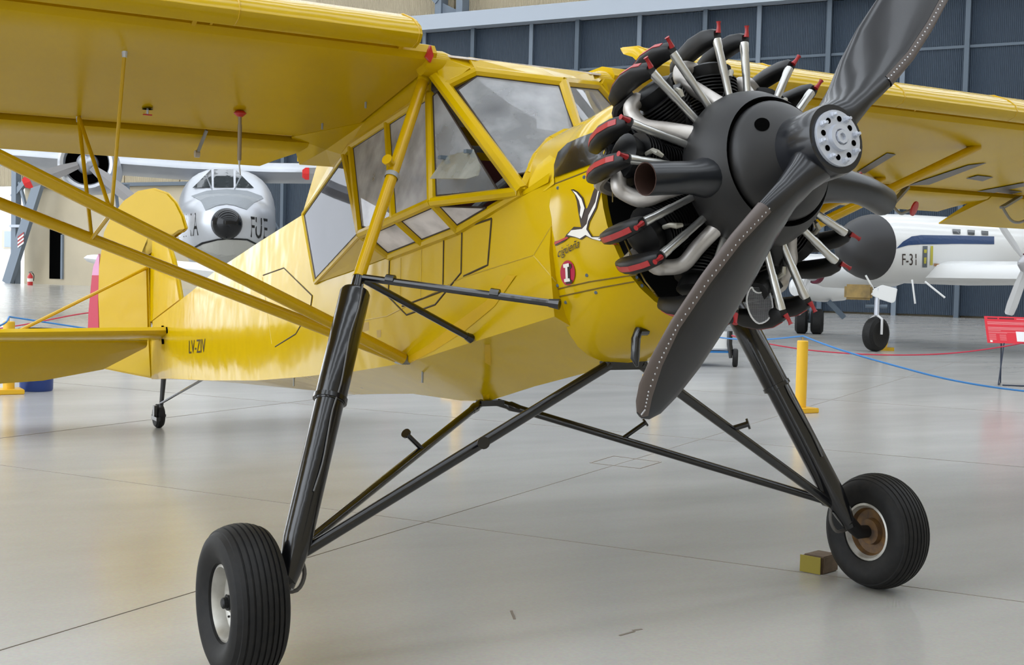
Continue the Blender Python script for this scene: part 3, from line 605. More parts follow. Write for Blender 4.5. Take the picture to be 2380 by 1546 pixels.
# the two tail pipes of the collector
s0, s1, s2 = E(.40, .20, RAD(100)), E(.405, .37, RAD(97)), E(.47, .575, RAD(94))
s2 = aY(1500, 416, -1.02); s1 = aY(1600, 413, -1.0); s0 = E(.42, .16, RAD(105))
pp = curve_pts([s0, s1, s2], 5)
MB().tube(pp, [.12, .105, .09, .077, .068]+[.061]*(len(pp)-5), 20, False).build('tail_pipe', PIPE, plane)
dv = (pp[-1]-pp[-2]).normalized()
MB().lathe([(.001, .061), (.001, .057), (-.12, .056), (-.12, 0)], pp[-1], dv, (0, 0, 1), 20).build('tail_pipe_bore', mat('pipe_rust', (.035, .012, .006), .8), plane)
t0, t1, t2 = E(.42, .18, RAD(-98)), aY(1990, 438, -.93), aY(2052, 468, -.86)
pp = curve_pts([t0, t1, t2], 5); MB().tube(pp, [.12, .105, .09, .077, .068]+[.062]*(len(pp)-5), 20, True).build('tail_pipe', PIPE, plane)
# nine finned cylinders; pipes and rods are their pieces
for k in range(9):
    th = RAD(40*k); er = UPV*math.cos(th)+V((-math.sin(th), 0, 0)); et = UPV*(-math.sin(th))+V((-math.cos(th), 0, 0))
    o_ = HUB+AX*.64
    def C(s, r, t): return HUB+AX*s+er*r+et*t
    prof = [(.18, .075)]
    for j in range(15):
        r0 = .225+j*.0138; fr = .092 if j < 10 else .108
        prof += [(r0, .074), (r0, fr), (r0+.005, fr), (r0+.005, .074)]
    prof += [(.445, .085), (.475, .09), (.49, .06), (.49, 0)]
    cy = MB().lathe(prof, o_, er, AX, 20).build('engine_cylinder', FIN, plane, 30)
    for sd in (-1, 1):
        # rocker box: a long tapering hood from the push rod back over the head
        rings = []
        for s, r, hw, hh, tt in ((.485, .558, .018, .020, .072), (.50, .560, .026, .030, .072), (.56, .566, .031, .038, .071), (.64, .560, .033, .041, .069), (.715, .543, .031, .037, .066), (.78, .521, .025, .027, .062), (.795, .514, .016, .016, .061)):
            c0 = C(s, r, sd*tt); rings.append([c0+et*(hw*math.copysign(abs(math.cos(a))**.6, math.cos(a)))+er*(hh*math.copysign(abs(math.sin(a))**.6, math.sin(a))) for a in [2*math.pi*q/14 for q in range(14)]])
        MB().loft(rings).build('rocker_box', BLKM, cy, 50)
        sr = [[C(s, r+hh+.002, sd*tt+w_) for w_ in (-.011, .011)] for s, r, hh, tt in ((.52, .562, .033, .072), (.56, .566, .038, .071), (.64, .560, .041, .069), (.715, .543, .037, .066), (.762, .527, .030, .063))]
        if 1 <= k <= 5: MB().loft([[a, b, b-er*.004, a-er*.004] for a, b in sr]).build('rocker_stripe', REDS, cy, 0)
        MB().tube([C(.478, .566, sd*.072), C(.472, .586, sd*.072), C(.47, .602, sd*.072), C(.469, .609, sd*.072)], [.011, .0075, .0072, .0105], 10).build('oil_cap', mat('cap_red', (.33, .012, .014), .4), cy)
        a, b = C(.493, .545, sd*.070), C(.475, .24, sd*.040)
        MB().tube([a, lerp(a, b, .12), lerp(a, b, .14), lerp(a, b, .45), lerp(a, b, .46), b], [.019, .018, .0165, .0165, .015, .0145], 12).build('push_rod_tube', SILV, cy)
    # exhaust pipe from the head, round and down into the collector
    t1 = th+RAD(21)
    pts = [C(.66, .475, .06), C(.655, .475, .12), E(.645, .468, th+RAD(18)), E(.60, .43, t1+RAD(2)), E(.54, .36, t1+RAD(1)), E(.46, .275, t1)]
    MB().tube(curve_pts(pts, 4), .031, 14).build('exhaust_pipe', EXH, cy)
    # plug with its elbow
    MB().tube([C(.56, .42, .0), C(.515, .425, .0), C(.495, .418, .012), C(.49, .395, .022)], [.010, .010, .012, .008], 8).build('spark_plug', mat('plug_metal', (.42, .40, .34), .4, .5), cy)
    MB().tube([C(.49, .395, .022), C(.50, .33, .05), C(.55, .26, .05)], .0055, 6).build('ignition_lead', BLKM, cy)
    # induction pipe behind the cylinder
    MB().tube(curve_pts([C(.80, .20, .03), C(.84, .33, .06), C(.80, .47, .07), C(.70, .50, .05)], 4), .026, 10).build('induction_pipe', EXH if k in (2, 3) else BLKM, cy)
# oil cooler gauze hung below the engine
g = [aY(px, py, -.93) for px, py in ((1748, 668), (1752, 676), (1762, 681), (1772, 678), (1776, 668), (1781, 664), (1790, 683), (1796, 712), (1790, 736), (1778, 748), (1764, 752), (1752, 744), (1742, 728), (1736, 706), (1736, 690), (1742, 672))]
gm = MB(); N = len(g)
MB().tube(curve_pts(g+[g[0]], 2), .0035, 6).build('gauze_rim', mat('gauze_white', (.75, .76, .78), .4), plane)
def inside(p, poly):
    c = False
    for i in range(len(poly)):
        a, b = poly[i], poly[i-1]
        if (a.z > p.z) != (b.z > p.z) and p.x < (b.x-a.x)*(p.z-a.z)/(b.z-a.z)+a.x: c = not c
    return c
xs = [q.x for q in g]; zs = [q.z for q in g]
for i in range(26):
    for ver in (0, 1):
        run = []
        for j in range(61):
            u, w_ = (i+.5)/26, j/60; q = V((min(xs)+(max(xs)-min(xs))*(u if ver else w_), -.93, min(zs)+(max(zs)-min(zs))*(w_ if ver else u)))
            if inside(q, g): run.append(q)
        if len(run) > 2: gm.tube([run[0], run[-1]], .0008, 4)
tag(gm.build('gauze', mat('gauze_wire', (.30, .31, .33), .45, .4), plane, 0), kind='stuff')
MB().tube(curve_pts([E(.46, .20, RAD(-165)), aY(1800, 600, -.88), aY(1790, 640, -.88), aY(1762, 678, -.92)], 4), [.05]*7+[.04]*6, 14).build('intake_trunk', BLKM, plane)
# ---- propeller
THB = math.atan2(.90, -.951)        # lower blade, from the top to starboard
MB().lathe([(-.012, .115), (-.012, .128), (.015, .134), (.16, .134), (.18, .12), (.18, .09)], HUB, AX, UPV, 40, True, True).build('propeller_boss', PROP, plane)
def blade(sgn, name):
    dx, dw = (-.687*sgn, -.7265*sgn); br = V((dx, 0, 0))+UPV*dw; le = V((dw, 0, 0))+UPV*(-dx); fw = -AX
    st = [(.03, .15, 80, .11), (.10, .165, 68, .105), (.18, .165, 54, .08), (.28, .175, 42, .06), (.42, .215, 33, .043), (.60, .245, 27, .032), (.80, .245, 22, .025), (1.0, .225, 18, .019), (1.14, .19, 16, .015), (1.24, .145, 15, .012), (1.29, .09, 15, .009), (1.312, .03, 15, .005)]
    rings = []; info = []
    for r, ch, be, th_ in st:
        be = RAD(be); cv = le*math.cos(be)+fw*math.sin(be); nv = fw*math.cos(be)-le*math.sin(be); c0 = HUB+AX*.085+br*r
        ring = []
        for q in range(18):
            a = 2*math.pi*q/18; cx_ = math.cos(a); sy_ = math.sin(a)
            ring.append(c0+cv*(ch/2*cx_)+nv*(th_*sy_*(.95 if sy_ > 0 else .55)*(1+.25*cx_)))
        rings.append(ring); info.append((c0, cv, nv, ch, th_))
    o = MB().loft(rings).build(name, PROP, plane, 60)
    # brass sheath along the leading edge and its rivets
    sh = MB(); loft = []
    idx = list(range(4, 12))
    for i in idx:
        c0, cv, nv, ch, th_ = info[i]; f = .30 if i < 9 else (.45 if i == 9 else (.9 if i == 10 else 1.6))
        def on_(u, up): 
            cx_ = max(-1, 1-2*u); sy_ = math.sqrt(max(0, 1-cx_*cx_)); return c0+cv*(ch/2*cx_+(.002 if u < .05 else 0))+nv*((th_*sy_*(.95 if up else .55)*(1+.25*cx_)+.0015)*(1 if up else -1))
        fr = min(1, .034/ch if i < 8 else (.25 if i == 8 else (.45 if i == 9 else .8)))
        loft.append([on_(fr, True), on_(fr*.6, True), on_(fr*.3, True), on_(fr*.08, True), on_(0, True), on_(fr*.08, False), on_(fr*.4, False), on_(fr, False)])
    MB().loft(loft, False, False, False).build('blade_sheath', SHEA, o, 60)
    rv = 0
    for i in range(len(idx)-1):
        n = 8 if i < 4 else 5
        for j in range(n):
            t = j/n; p0 = lerp(loft[i][1], loft[i+1][1], t)
            nv = info[idx[i]][2]
            MB().lathe([(0, .0035), (.0018, .0025)], p0+nv*.001, nv, br, 6, False, True).build('rivet', RIV, o)
    return o
blade(1, 'propeller_blade'); blade(-1, 'propeller_blade')
# hub plate with its bolts and holes
MB().lathe([(-.012, .104), (-.024, .104), (-.024, .05), (-.040, .048), (-.040, .030), (-.030, .028), (-.030, .0)], HUB, AX, UPV, 40).build('hub_plate', CHR, plane)
MB().lathe([(-.03, .026), (-.046, .026), (-.046, .014), (-.036, .013), (-.036, 0)], HUB, AX, UPV, 8).build('hub_nut', CHR, plane)
for k in range(8):
    th = RAD(45*k+12); q = E(-.024, .085, th)
    MB().lathe([(0, .014), (-.004, .014), (-.004, .011), (-.013, .011), (-.014, .006), (-.026, .006)], q, AX, UPV, 6, False, True).build('hub_bolt', CHR, plane, 20)
    q = E(-.0248, .073, th+RAD(22.5)); MB().lathe([(0, .011), (-.0006, .011)], q, AX, UPV, 14, False, True).build('hub_hole', BLKV, plane)

# ---- landing gear
WHX, WHR = 1.7173, .3024
for sg in (-1, 1):
    LT = V((sg*1.04, .49, 1.57)); LB = V((sg*1.50, .04, .42)); d = (LB-LT).normalized(); Ln = (LB-LT).length
    MB().lathe([(.0, .026), (.05, .028), (.07, .03)], LT, d, (0, 1, 0), 14, True, True).build('leg_head', BLK, plane)
    MB().lathe([(.065, .02), (.07, .060), (.085, .068), (.60, .068), (.61, .066)], LT, d, (0, 1, 0), 28, True, True).build('leg_cylinder', BLK, plane)
    MB().lathe([(.585, .066), (.585, .074), (.605, .074), (.605, .06)], LT, d, (0, 1, 0), 28).build('leg_collar', BLK, plane)
    MB().lathe([(.60, .062), (Ln-.10, .060), (Ln+.02, .046), (Ln+.10, .03)], LT, d, (0, 1, 0), 28, True, True).build('leg_piston', BLK, plane)
    MB().tube(curve_pts([LT+d*(.05+.12*k)+V((.0, -.069, .012))+V((.006*math.sin(k*2.1), 0, 0)) for k in range(9)], 3), .004, 6).build('leg_lacing', mat('lacing_grey', (.10, .10, .10), .5), plane)
    # axle, wheel
    AXC = V((sg*WHX, 0, WHR)); MB().tube([LB+d*.06, V((sg*(WHX-.12), .01, WHR)), AXC+V((sg*.06, 0, 0))], [.04, .036, .03], 14).build('axle', BLKM, plane)
    ty = [(-.055, .145), (-.085, .155), (-.105, .19), (-.113, .222), (-.110, .245), (-.102, .262)]
    prof = ty[:]
    for j in range(9):
        x0 = -.092+j*.0230-.0; x1 = x0+.0175; f = lambda x: .3024-3.0*x*x
        prof += [(x0, f(x0)-.006), (x0+.0012, f(x0)), (x1-.0012, f(x1)), (x1, f(x1)-.006)] if j < 8 else []
    prof += [(-a, b) for a, b in ty[::-1]]
    wh = MB().lathe([(a, b) for a, b in prof], AXC, (sg, 0, 0), (0, 0, 1), 64).build('tyre', RUB, plane, 25)
    MB().lathe([(.055, .145), (.075, .150), (.078, .140), (.060, .128), (.030, .122), (.020, .10), (.035, .05), (.05, .035), (.05, .0)], AXC, (sg, 0, 0), (0, 0, 1), 40).build('wheel_rim', RIM, plane)
    MB().lathe([(.05, .022), (.075, .022), (.08, .016), (.08, 0)], AXC, (sg, 0, 0), (0, 0, 1), 12).build('wheel_hub', BLKM, plane)
    for j in range(8):
        th = RAD(45*j); MB().lathe([(.024, .005), (.030, .004)], AXC+V((0, math.sin(th), math.cos(th)))*.108, (sg, 0, 0), (0, 0, 1), 6, False, True).build('rim_bolt', BLKM, plane)
    MB().lathe([(-.055, .145), (-.078, .150), (-.080, .138), (-.06, .125)], AXC, (sg, 0, 0), (0, 0, 1), 40).build('wheel_rim', RIM, plane)
    MB().lathe([(-.06, .126), (-.035, .115), (-.03, .07), (-.06, .065), (-.065, .03), (-.065, 0)], AXC, (sg, 0, 0), (0, 0, 1), 32).build('brake_drum', RUST, plane)
    # lower V, upper stays
    La = lerp(LT, LB, .965)+V((-sg*.03, .03, 0))
    ra, fa = V((sg*.05, 1.13, .915)), V((sg*.085, -.10, 1.21))
    MB().tube([La+V((0, .02, 0)), ra], .021, 12).build('lower_strut', BLK, plane); MB().tube([La+V((0, -.02, -.01)), fa], .024, 12).build('lower_strut', BLK, plane)
    MB().tube([ra, lerp(ra, La, .03), lerp(ra, La, .04), lerp(ra, La, .07)], [.012, .02, .027, .021], 10).build('strut_joint', BLK, plane)
    MB().lathe([(-.03, .03), (.03, .03)], La, (0, 1, 0), (0, 0, 1), 12, True, True).build('strut_joint', BLK, plane)
    pg = lerp(La, fa, .56); MB().lathe([(0, .014), (.085, .014), (.085, .027), (.095, .027)], pg, V((-.3, -.9, .10)) if sg < 0 else V((.6, -.55, .3)), (0, 0, 1), 14, True, True).build('foot_peg', BLK, plane)
    pg = lerp(La, ra, .62); MB().lathe([(0, .012), (.15, .012), (.15, .024), (.16, .024)], pg, V((sg*.7, -.3, .55)), (0, 0, 1), 14, True, True).build('foot_peg', BLK, plane)
    ua, ub = V((sg*.43, -.22, 1.478)), V((sg*.42, .57, 1.288))
    for e in (ua, ub):
        MB().tube([LT, e], .0165, 10).build('upper_stay', BLK, plane); MB().tube([lerp(LT, e, .95), e], [.018, .024], 10).build('stay_end', BLK, plane)
    for t in (.165, .69): MB().lathe([(-.02, .02), (.02, .02)], lerp(LT, ua, t)+V((0, 0, .01)), ua-LT, (0, 0, 1), 10, True, True).build('stay_clip', BLK, plane)
    # brake hose
    MB().tube(curve_pts([La+V((0, -.02, -.02)), La+V((-sg*.015, -.03, -.09)), La+V((sg*.02, -.04, -.15)), La+V((sg*.10, -.03, -.15))], 4), .009, 8).build('brake_hose', mat('hose_grey', (.09, .085, .08), .6), plane)
MB().box(V((0, 1.12, .915)), (.07, 0, 0), (0, .03, 0), (0, 0, .015)).build('keel_fitting', BLK, plane, 0); MB().box(V((0, -.09, 1.205)), (.11, 0, 0), (0, .03, 0), (0, 0, .018)).build('keel_fitting', BLK, plane, 0)
# ================================================================== THINGS AROUND IT
def ad(px, py, dep): return CAM+ray(px, py)*dep          # photo point at a chosen distance
def floor_at(px, py): return aZ(px, py, 0)
SILVER = mat('bare_aluminium', (.56, .58, .62), .34, .55, noise=(1.2, (.48, .50, .54), 4)); SILVD = mat('antiglare_grey', (.24, .26, .28), .5)
WPAINT = mat('white_paint', (.74, .75, .75), .3, coat=.3); DGLS = mat('dark_cockpit_glass', (.02, .026, .03), .12); NAVY = mat('navy_stripe', (.012, .045, .14), .35)
RADM = mat('radome_black', (.006, .0065, .008), .15, spec=.35); RADM2 = mat('radome_matte', (.022, .022, .024), .5); GREYF = mat('grey_hull', (.45, .45, .42), .5)
def frame(o, fx, fy):
    fz = V((0, 0, 1))
    return lambda a, b, c: V(o)+fx*a+fy*b+fz*c
# ---- twin engine amphibian, nose towards us
d0 = ray(527, 520); hz = V((d0.x, d0.y, 0)).normalized(); rt_ = V((hz.y, -hz.x, 0)); O = ad(527, 520, 34); gz = -O.z
amp = empty('amphibian_aircraft', (O.x, O.y, 0)); tag(amp, 'silver twin-engine amphibian with round black nose behind the yellow fin', 'airplane')
F = frame(O, rt_, hz)
def put(o, root):                    # keep world-built meshes in place under a root that stands elsewhere
    o.parent = root; o.matrix_parent_inverse = Matrix.Translation(-V(root.location)); return o
def ringA(d, hw, zt, zb, zc):
    out = []
    for k in range(36):
        a = 2*math.pi*k/36; ca, sa = math.cos(a), math.sin(a)
        if sa >= 0: x, z = hw*math.copysign(abs(ca)**.8, ca), zc+(zt-zc)*abs(sa)**.8
        else: x, z = hw*math.copysign(abs(ca)**.75, ca), zc+(zb-zc)*abs(sa)**1.25
        out.append(F(x, d, z))
    return out
hull = put(MB().loft([ringA(*q) for q in ((.0, .34, .34, -.34, 0), (.12, .62, .52, -.48, 0), (.5, .98, .78, -.85, 0), (1.2, 1.24, .86, -1.2, 0), (2.0, 1.36, .90, -1.45, 0), (2.15, 1.37, 1.0, -1.47, 0), (2.7, 1.39, 1.45, -1.55, .1), (3.3, 1.41, 1.72, -1.6, .2), (5, 1.42, 1.8, -1.7, .2), (9, 1.35, 1.75, -1.6, .2), (15, .4, 1.6, .4, 1.0))]).build('hull', SILVER, smooth=40), amp)
put(MB().lathe([(-.42*math.cos(math.pi/2*k/10), .42*math.sin(math.pi/2*k/10)) for k in range(11)]+[(.15, .42), (.25, .36)], F(0, .05, 0), hz, (0, 0, 1), 36).build('nose_radome', RADM), amp)
ab = bvh_of(hull)
def dec(name, pix, m, off=.012, cuts=2, b=ab, root=amp):
    pts = []
    for p in pix:
        h = b.ray_cast(CAM, ray(*p).normalized())
        if h[0]: pts.append(h[0])
    if len(pts) > 2: return put(drape(MB().poly(pts), b, sum((ray(*p) for p in pix), V()), off, 3, 6, .14).build(name, m, smooth=0), root)
dec('antiglare_panel', [(445, 456), (480, 444), (527, 440), (575, 444), (608, 456), (612, 462), (590, 472), (574, 488), (545, 478), (527, 475), (505, 478), (478, 490), (468, 468)], SILVD)
for pix in ([(448, 438), (449, 400), (491, 395), (492, 436)], [(497, 436), (497, 395), (542, 395), (543, 436)], [(548, 436), (548, 396), (588, 400), (590, 438)], [(424, 446), (430, 410), (442, 405), (443, 440)], [(595, 440), (595, 406), (606, 411), (613, 446)]): dec('cockpit_pane', pix, DGLS, .02)
dec('hull_bottom', [(462, 572), (485, 560), (527, 555), (570, 558), (606, 574), (600, 600), (560, 630), (527, 640), (490, 630), (462, 600)], GREYF)
dec('chine_line', [(440, 580), (470, 563), (505, 555), (527, 553), (575, 555), (606, 570), (606, 574), (573, 558), (527, 556), (506, 558), (472, 567), (442, 584)], BLKM, .02)
def atext(body, x0, x1, y0, y1, m, b, root, slant=0):
    o_ = on(b, x0, y1); 
    tx = text_mesh(body, (0, 0, 0), (1, 0, 0), (0, 1, 0), 1, 1); nv = []
    for q in tx.v:
        px, py = x0+(x1-x0)*q.x, y1+(y0-y1)*q.y+slant*q.x
        h = b.ray_cast(CAM, ray(px, py).normalized()); nv.append((h[0]-ray(px, py).normalized()*.02) if h[0] else ad(px, py, 36))
    tx.v = nv; return put(tx.build('hull_lettering', m, smooth=0), root)
atext('TINA', 412, 461, 500, 553, BLKM, ab, amp, -6); atext('FUE', 583, 622, 503, 552, BLKM, ab, amp, 6)
put(MB().loft([[F(x, 4.6, z+.05), F(x, 4.9, z+.32), F(x, 5.8, z+.42), F(x, 8.4, z), F(x, 5.8, z-.22), F(x, 4.9, z-.15)] for x, z in ((-14, 2.2), (-3.7, 1.8), (-1.3, 1.72), (1.3, 1.72), (3.7, 1.8), (14, 2.2))]).build('wing', SILVER, smooth=50), amp)
for sg in (-1, 1):
    nc = F(sg*3.72, 0, 1.55)
    put(MB().lathe([(1.35, .56), (1.2, .60), (1.18, .68), (1.3, .76), (1.8, .80), (2.6, .78), (5.0, .65), (8.0, .15)], nc, hz, (0, 0, 1), 36).build('nacelle', SILVER), amp)
    put(MB().lathe([(1.5, .58), (1.5, 0)], nc, hz, (0, 0, 1), 24).build('nacelle_intake', BLKV, smooth=0), amp)
    put(MB().lathe([(1.5, .3), (1.15, .26), (.95, .16), (.85, .05)], nc, hz, (0, 0, 1), 20, False, True).build('propeller_hub', SILVER), amp)
    for k, an in enumerate((128, 248, 8)):
        an = RAD(an if sg < 0 else an+20); dv = rt_*math.sin(an)+V((0, 0, math.cos(an))); sd = rt_*math.cos(an)-V((0, 0, math.sin(an)))
        bl = put(MB().loft([[nc+hz*1.0+dv*r+sd*w_+hz*t_ for w_, t_ in ((-c_, .05), (0, -.03), (c_, -.05), (0, .03))] for r, c_ in ((.2, .09), (.6, .15), (1.2, .17), (1.6, .16), (1.68, .10))]).build('propeller_blade', mat('blade_grey', (.28, .27, .27), .4), smooth=0), amp)
        tp_ = MB().loft([[nc+hz*.995+dv*r+sd*w_+hz*t_ for w_, t_ in ((-c_, .055), (0, -.04), (c_, -.06), (0, .04))] for r, c_ in ((1.50, .165), (1.6, .165), (1.69, .10))]).build('blade_tip', mat('tip_red', (.75, .03, .03), .5), bl, 0); pass
    # main gear
    put(MB().tube([F(sg*2.9, 4.2, 1.2), F(sg*2.75, 4.2, gz+.5)], .09, 10).build('gear_leg', STEEL), amp); put(MB().tube([F(sg*1.4, 4.2, .2), F(sg*2.75, 4.2, gz+.6)], .06, 10).build('gear_leg', STEEL), amp)
    put(MB().tube([F(sg*3.2, 4.0, 1.2), F(sg*2.9, 4.0, gz+1.3)], .05, 10).build('gear_leg', STEEL), amp)
    put(MB().lathe([(-.15, .2), (-.16, .42), (-.1, .5), (.1, .5), (.16, .42), (.15, .2)], F(sg*2.75, 4.2, gz+.5), rt_, (0, 0, 1), 24, True, True).build('wheel', RUB), amp)
put(MB().tube([F(0, 1.2, -1.0), F(0, 1.2, gz+.3)], .08, 10).build('gear_leg', STEEL), amp)
put(MB().lathe([(-.1, .1), (-.11, .26), (-.06, .32), (.06, .32), (.11, .26), (.1, .1)], F(0, 1.2, gz+.32), rt_, (0, 0, 1), 20, True, True).build('wheel', RUB), amp)
for px in (492.5, 545):
    h = ab.ray_cast(CAM, ray(px, 440).normalized())[0]; g2 = ad(px-14 if px < 500 else px+16, 407, 35.8); put(MB().tube([h, lerp(h, g2, 1)], .02, 6).build('wiper', SILVER), amp)
yp = aP(710, 367, hz, F(0, 4.62, 0)); put(MB().box(yp, rt_*.25, hz*.05, V((0, 0, .12))).build('wing_panel', YELT, smooth=0), amp)
# ---- low silver wing of a trainer between them
D = 28.0; tip, rootp = ad(195, 600, D), ad(640, 646, D-1.0); wd_ = (rootp-tip).normalized(); tr_ = empty('trainer_aircraft', (rootp.x, rootp.y, 0))
tag(tr_, 'low silver-winged trainer mostly hidden behind the yellow fuselage', 'airplane')
def wsx(t, c_, th): p_ = lerp(tip, rootp, t); return [p_+hz*(-.05), p_+hz*(.08)+V((0, 0, th)), p_+hz*(c_*.5)+V((0, 0, th*.9)), p_+hz*c_, p_+hz*(c_*.5)+V((0, 0, -th*.8)), p_+hz*.08+V((0, 0, -th))]
put(MB().loft([wsx(.0, .1, .02), wsx(.015, .35, .07), wsx(.05, .6, .10), wsx(.12, .8, .125), wsx(.5, 1.3, .15), wsx(1.0, 1.6, .18)]).build('wing', WPAINT, smooth=50), tr_)
ex_ = rootp+wd_*.5
put(MB().lathe([(-1.8, .05), (-1.6, .3), (-1, .42), (0, .52), (2, .5), (5, .15)], ex_+V((0, 0, .1)), hz, (0, 0, 1), 24, True, True).build('fuselage', SILVER), tr_)
put(MB().loft([[p_+hz*(-.05)+V((0, 0, 0)), p_+hz*.1+V((0, 0, .15)), p_+hz*1.5, p_+hz*.1-V((0, 0, .15))] for p_ in (ex_, ex_+wd_*4.0)]).build('wing', WPAINT, smooth=50), tr_)
for dd in (-1.2, 1.2):
    q = ex_+wd_*dd+hz*.7; put(MB().tube([q, V((q.x, q.y, .25))], .05, 8).build('gear_leg', STEEL), tr_); put(MB().lathe([(-.07, .08), (-.08, .2), (-.04, .25), (.04, .25), (.08, .2), (.07, .08)], V((q.x, q.y, .25)), wd_, (0, 0, 1), 20, True, True).build('wheel', RUB), tr_)
q = ex_-hz*1.1; put(MB().tube([q, V((q.x, q.y, .2))], .05, 8).build('gear_leg', STEEL), tr_); put(MB().lathe([(-.06, .06), (-.07, .16), (-.03, .2), (.03, .2), (.07, .16), (.06, .06)], V((q.x, q.y, .2)), wd_, (0, 0, 1), 20, True, True).build('wheel', RUB), tr_)
# ---- white twin turboprop with a black nose cone
O2 = ad(2006, 574, 31); d2 = ray(2006, 574); h2 = V((d2.x, d2.y, 0)).normalized(); r2 = V((h2.y, -h2.x, 0)); phi = RAD(42)
A2 = h2*math.cos(phi)+r2*math.sin(phi); P2 = r2*math.cos(phi)-h2*math.sin(phi)
tb = empty('turboprop_aircraft', (O2.x, O2.y, 0)); tag(tb, 'white twin turboprop with blue stripe and big black nose cone', 'airplane')
put(MB().lathe([(-.72, .02), (-.70, .16), (-.6, .36), (-.42, .54), (-.2, .68), (.05, .77), (.25, .81)], O2, A2, (0, 0, 1), 40, True).build('nose_cone', RADM2), tb)
F2 = frame(O2, P2, A2)
def ring2(d, r, zc=0.): return [F2(r*math.cos(2*math.pi*k/40), d, zc+r*math.sin(2*math.pi*k/40)) for k in range(40)]
body2 = put(MB().loft([ring2(.2, .79), ring2(.6, .83), ring2(1.4, .86), ring2(4, .88), ring2(7, .82), ring2(11, .35, .4), ring2(13, .12, .55)]).build('fuselage', WPAINT, smooth=50), tb)
b2 = bvh_of(body2)
dec('blue_stripe', [(2082, 578), (2098, 562), (2118, 550), (2140, 547), (2230, 548), (2310, 550), (2310, 568), (2230, 567), (2140, 568), (2110, 570)], NAVY, .012, 3, b2, tb)
for pix in ([(2213, 533), (2232, 534), (2231, 545), (2214, 544)], [(2248, 535), (2265, 536), (2264, 547), (2249, 546)], [(2280, 537), (2296, 538), (2296, 548), (2281, 547)]): dec('cabin_window', pix, DGLS, .015, 0, b2, tb)
atext('F-31', 2097, 2130, 590, 617, DARKB, b2, tb)
for pix, c_ in (([(2144, 572), (2155, 572), (2154, 621), (2143, 621)], (.12, .14, .16)), ([(2146, 580), (2153, 580), (2152, 588), (2146, 588)], (.5, .45, .05)), ([(2146, 598), (2152, 598), (2151, 612), (2146, 612)], (.5, .45, .05)), ([(2162, 572), (2168, 572), (2167, 616), (2161, 616)], (.45, .48, .55)), ([(2170, 612), (2183, 613), (2182, 619), (2170, 618)], (.4, .2, .08))):
    dec('marking_plate', pix, mat('marking_%d' % int(c_[0]*1000+c_[2]*100), c_, .5), .014 if c_[1] != .45 else .022, 0, b2, tb)
wz = -.42
for sg in (1, -1):
    if sg > 0: wr, wt_ = ad(2195, 632, 31.2), ad(2400, 634, 29.6)
    else: wr, wt_ = F2(-.5, 2.9, wz), F2(-6.0, 2.9, wz+.1)
    dirw = (wt_-wr).normalized(); wt_ = wt_+dirw*(4 if sg > 0 else 0)
    put(MB().loft([[p_-A2*.06+V((0, 0, .0)), p_-A2*.02+V((0, 0, .17)), p_+A2*.3+V((0, 0, .27)), p_+A2*1.9+V((0, 0, .02)), p_+A2*.3+V((0, 0, -.22)), p_-A2*.02+V((0, 0, -.15))] for p_ in (wr-dirw*1.1, wt_)]).build('wing', WPAINT, smooth=50), tb)
    nt_ = ad(2368, 612, 28.2) if sg > 0 else F2(-2.9, .9, -.62)
    put(MB().lathe([(0, .03), (.08, .10), (.25, .2), (.42, .25)], nt_, A2, (0, 0, 1), 24, True).build('spinner', mat('spinner_grey', (.4, .4, .42), .3, .4)), tb)
    put(MB().lathe([(.42, .25), (.42, .30), (.48, .32), (.55, .32)], nt_, A2, (0, 0, 1), 24).build('spinner_ring', mat('ring_maroon', (.12, .01, .03), .4)), tb)
    put(MB().lathe([(.52, .31), (.9, .40), (1.8, .42), (3.6, .34), (4.6, .1)], nt_, A2, (0, 0, 1), 28, True, True).build('nacelle', WPAINT), tb)
    for an in (-40, 80, 200):
        an = RAD(an); dv = P2*math.sin(an)+V((0, 0, math.cos(an))); sd = P2*math.cos(an)-V((0, 0, math.sin(an)))
        put(MB().loft([[nt_+A2*.3+dv*r+sd*w_+A2*t_ for w_, t_ in ((-c_, .05), (0, -.02), (c_, -.05), (0, .02))] for r, c_ in ((.15, .06), (.5, .10), (1.0, .11), (1.2, .09), (1.24, .05))]).build('propeller_blade', mat('blade_pale', (.45, .45, .45), .35), smooth=0), tb)
    if sg < 0:
        # main gear pod with twin wheels
        g0 = floor_at(1880, 776); gd = (g0-CAM).dot(_f); pc = ad(1895, 668, gd)
        put(MB().lathe([(-1.0, .05), (-.85, .28), (-.4, .42), (.4, .45), (1.2, .4), (1.9, .1)], pc, A2, (0, 0, 1), 24, True, True).build('gear_pod', WPAINT), tb)
        put(MB().tube([pc, V((g0.x, g0.y, .4))], .06, 8).build('gear_leg', STEEL), tb)
        for s2 in (-1, 1): put(MB().lathe([(-.16, .15), (-.19, .3), (-.12, .39), (.12, .39), (.19, .3), (.16, .15)], V((g0.x, g0.y, .39))+r2*(.235*s2), r2, (0, 0, 1), 24, True, True).build('wheel', RUB), tb)
        put(MB().tube([V((g0.x, g0.y, .4))-r2*.3, V((g0.x, g0.y, .4))+r2*.3], .06, 8).build('axle', STEEL), tb)
        q = ad(1925, 700, gd); put(MB().bar(q, q+r2*.5+V((0, 0, -.5)), .16, .05, V((0, 0, 1))).build('gear_door', STEELD, smooth=0), tb)
g1 = floor_at(2034, 817); gd = (g1-CAM).dot(_f); wc = V((g1.x, g1.y, .41))
put(MB().lathe([(-.10, .16), (-.14, .30), (-.10, .39), (-.04, .41), (.04, .41), (.10, .39), (.14, .30), (.10, .16)], wc, (P2*.9+h2*.1), (0, 0, 1), 28, True, True).build('nose_wheel', RUB), tb)
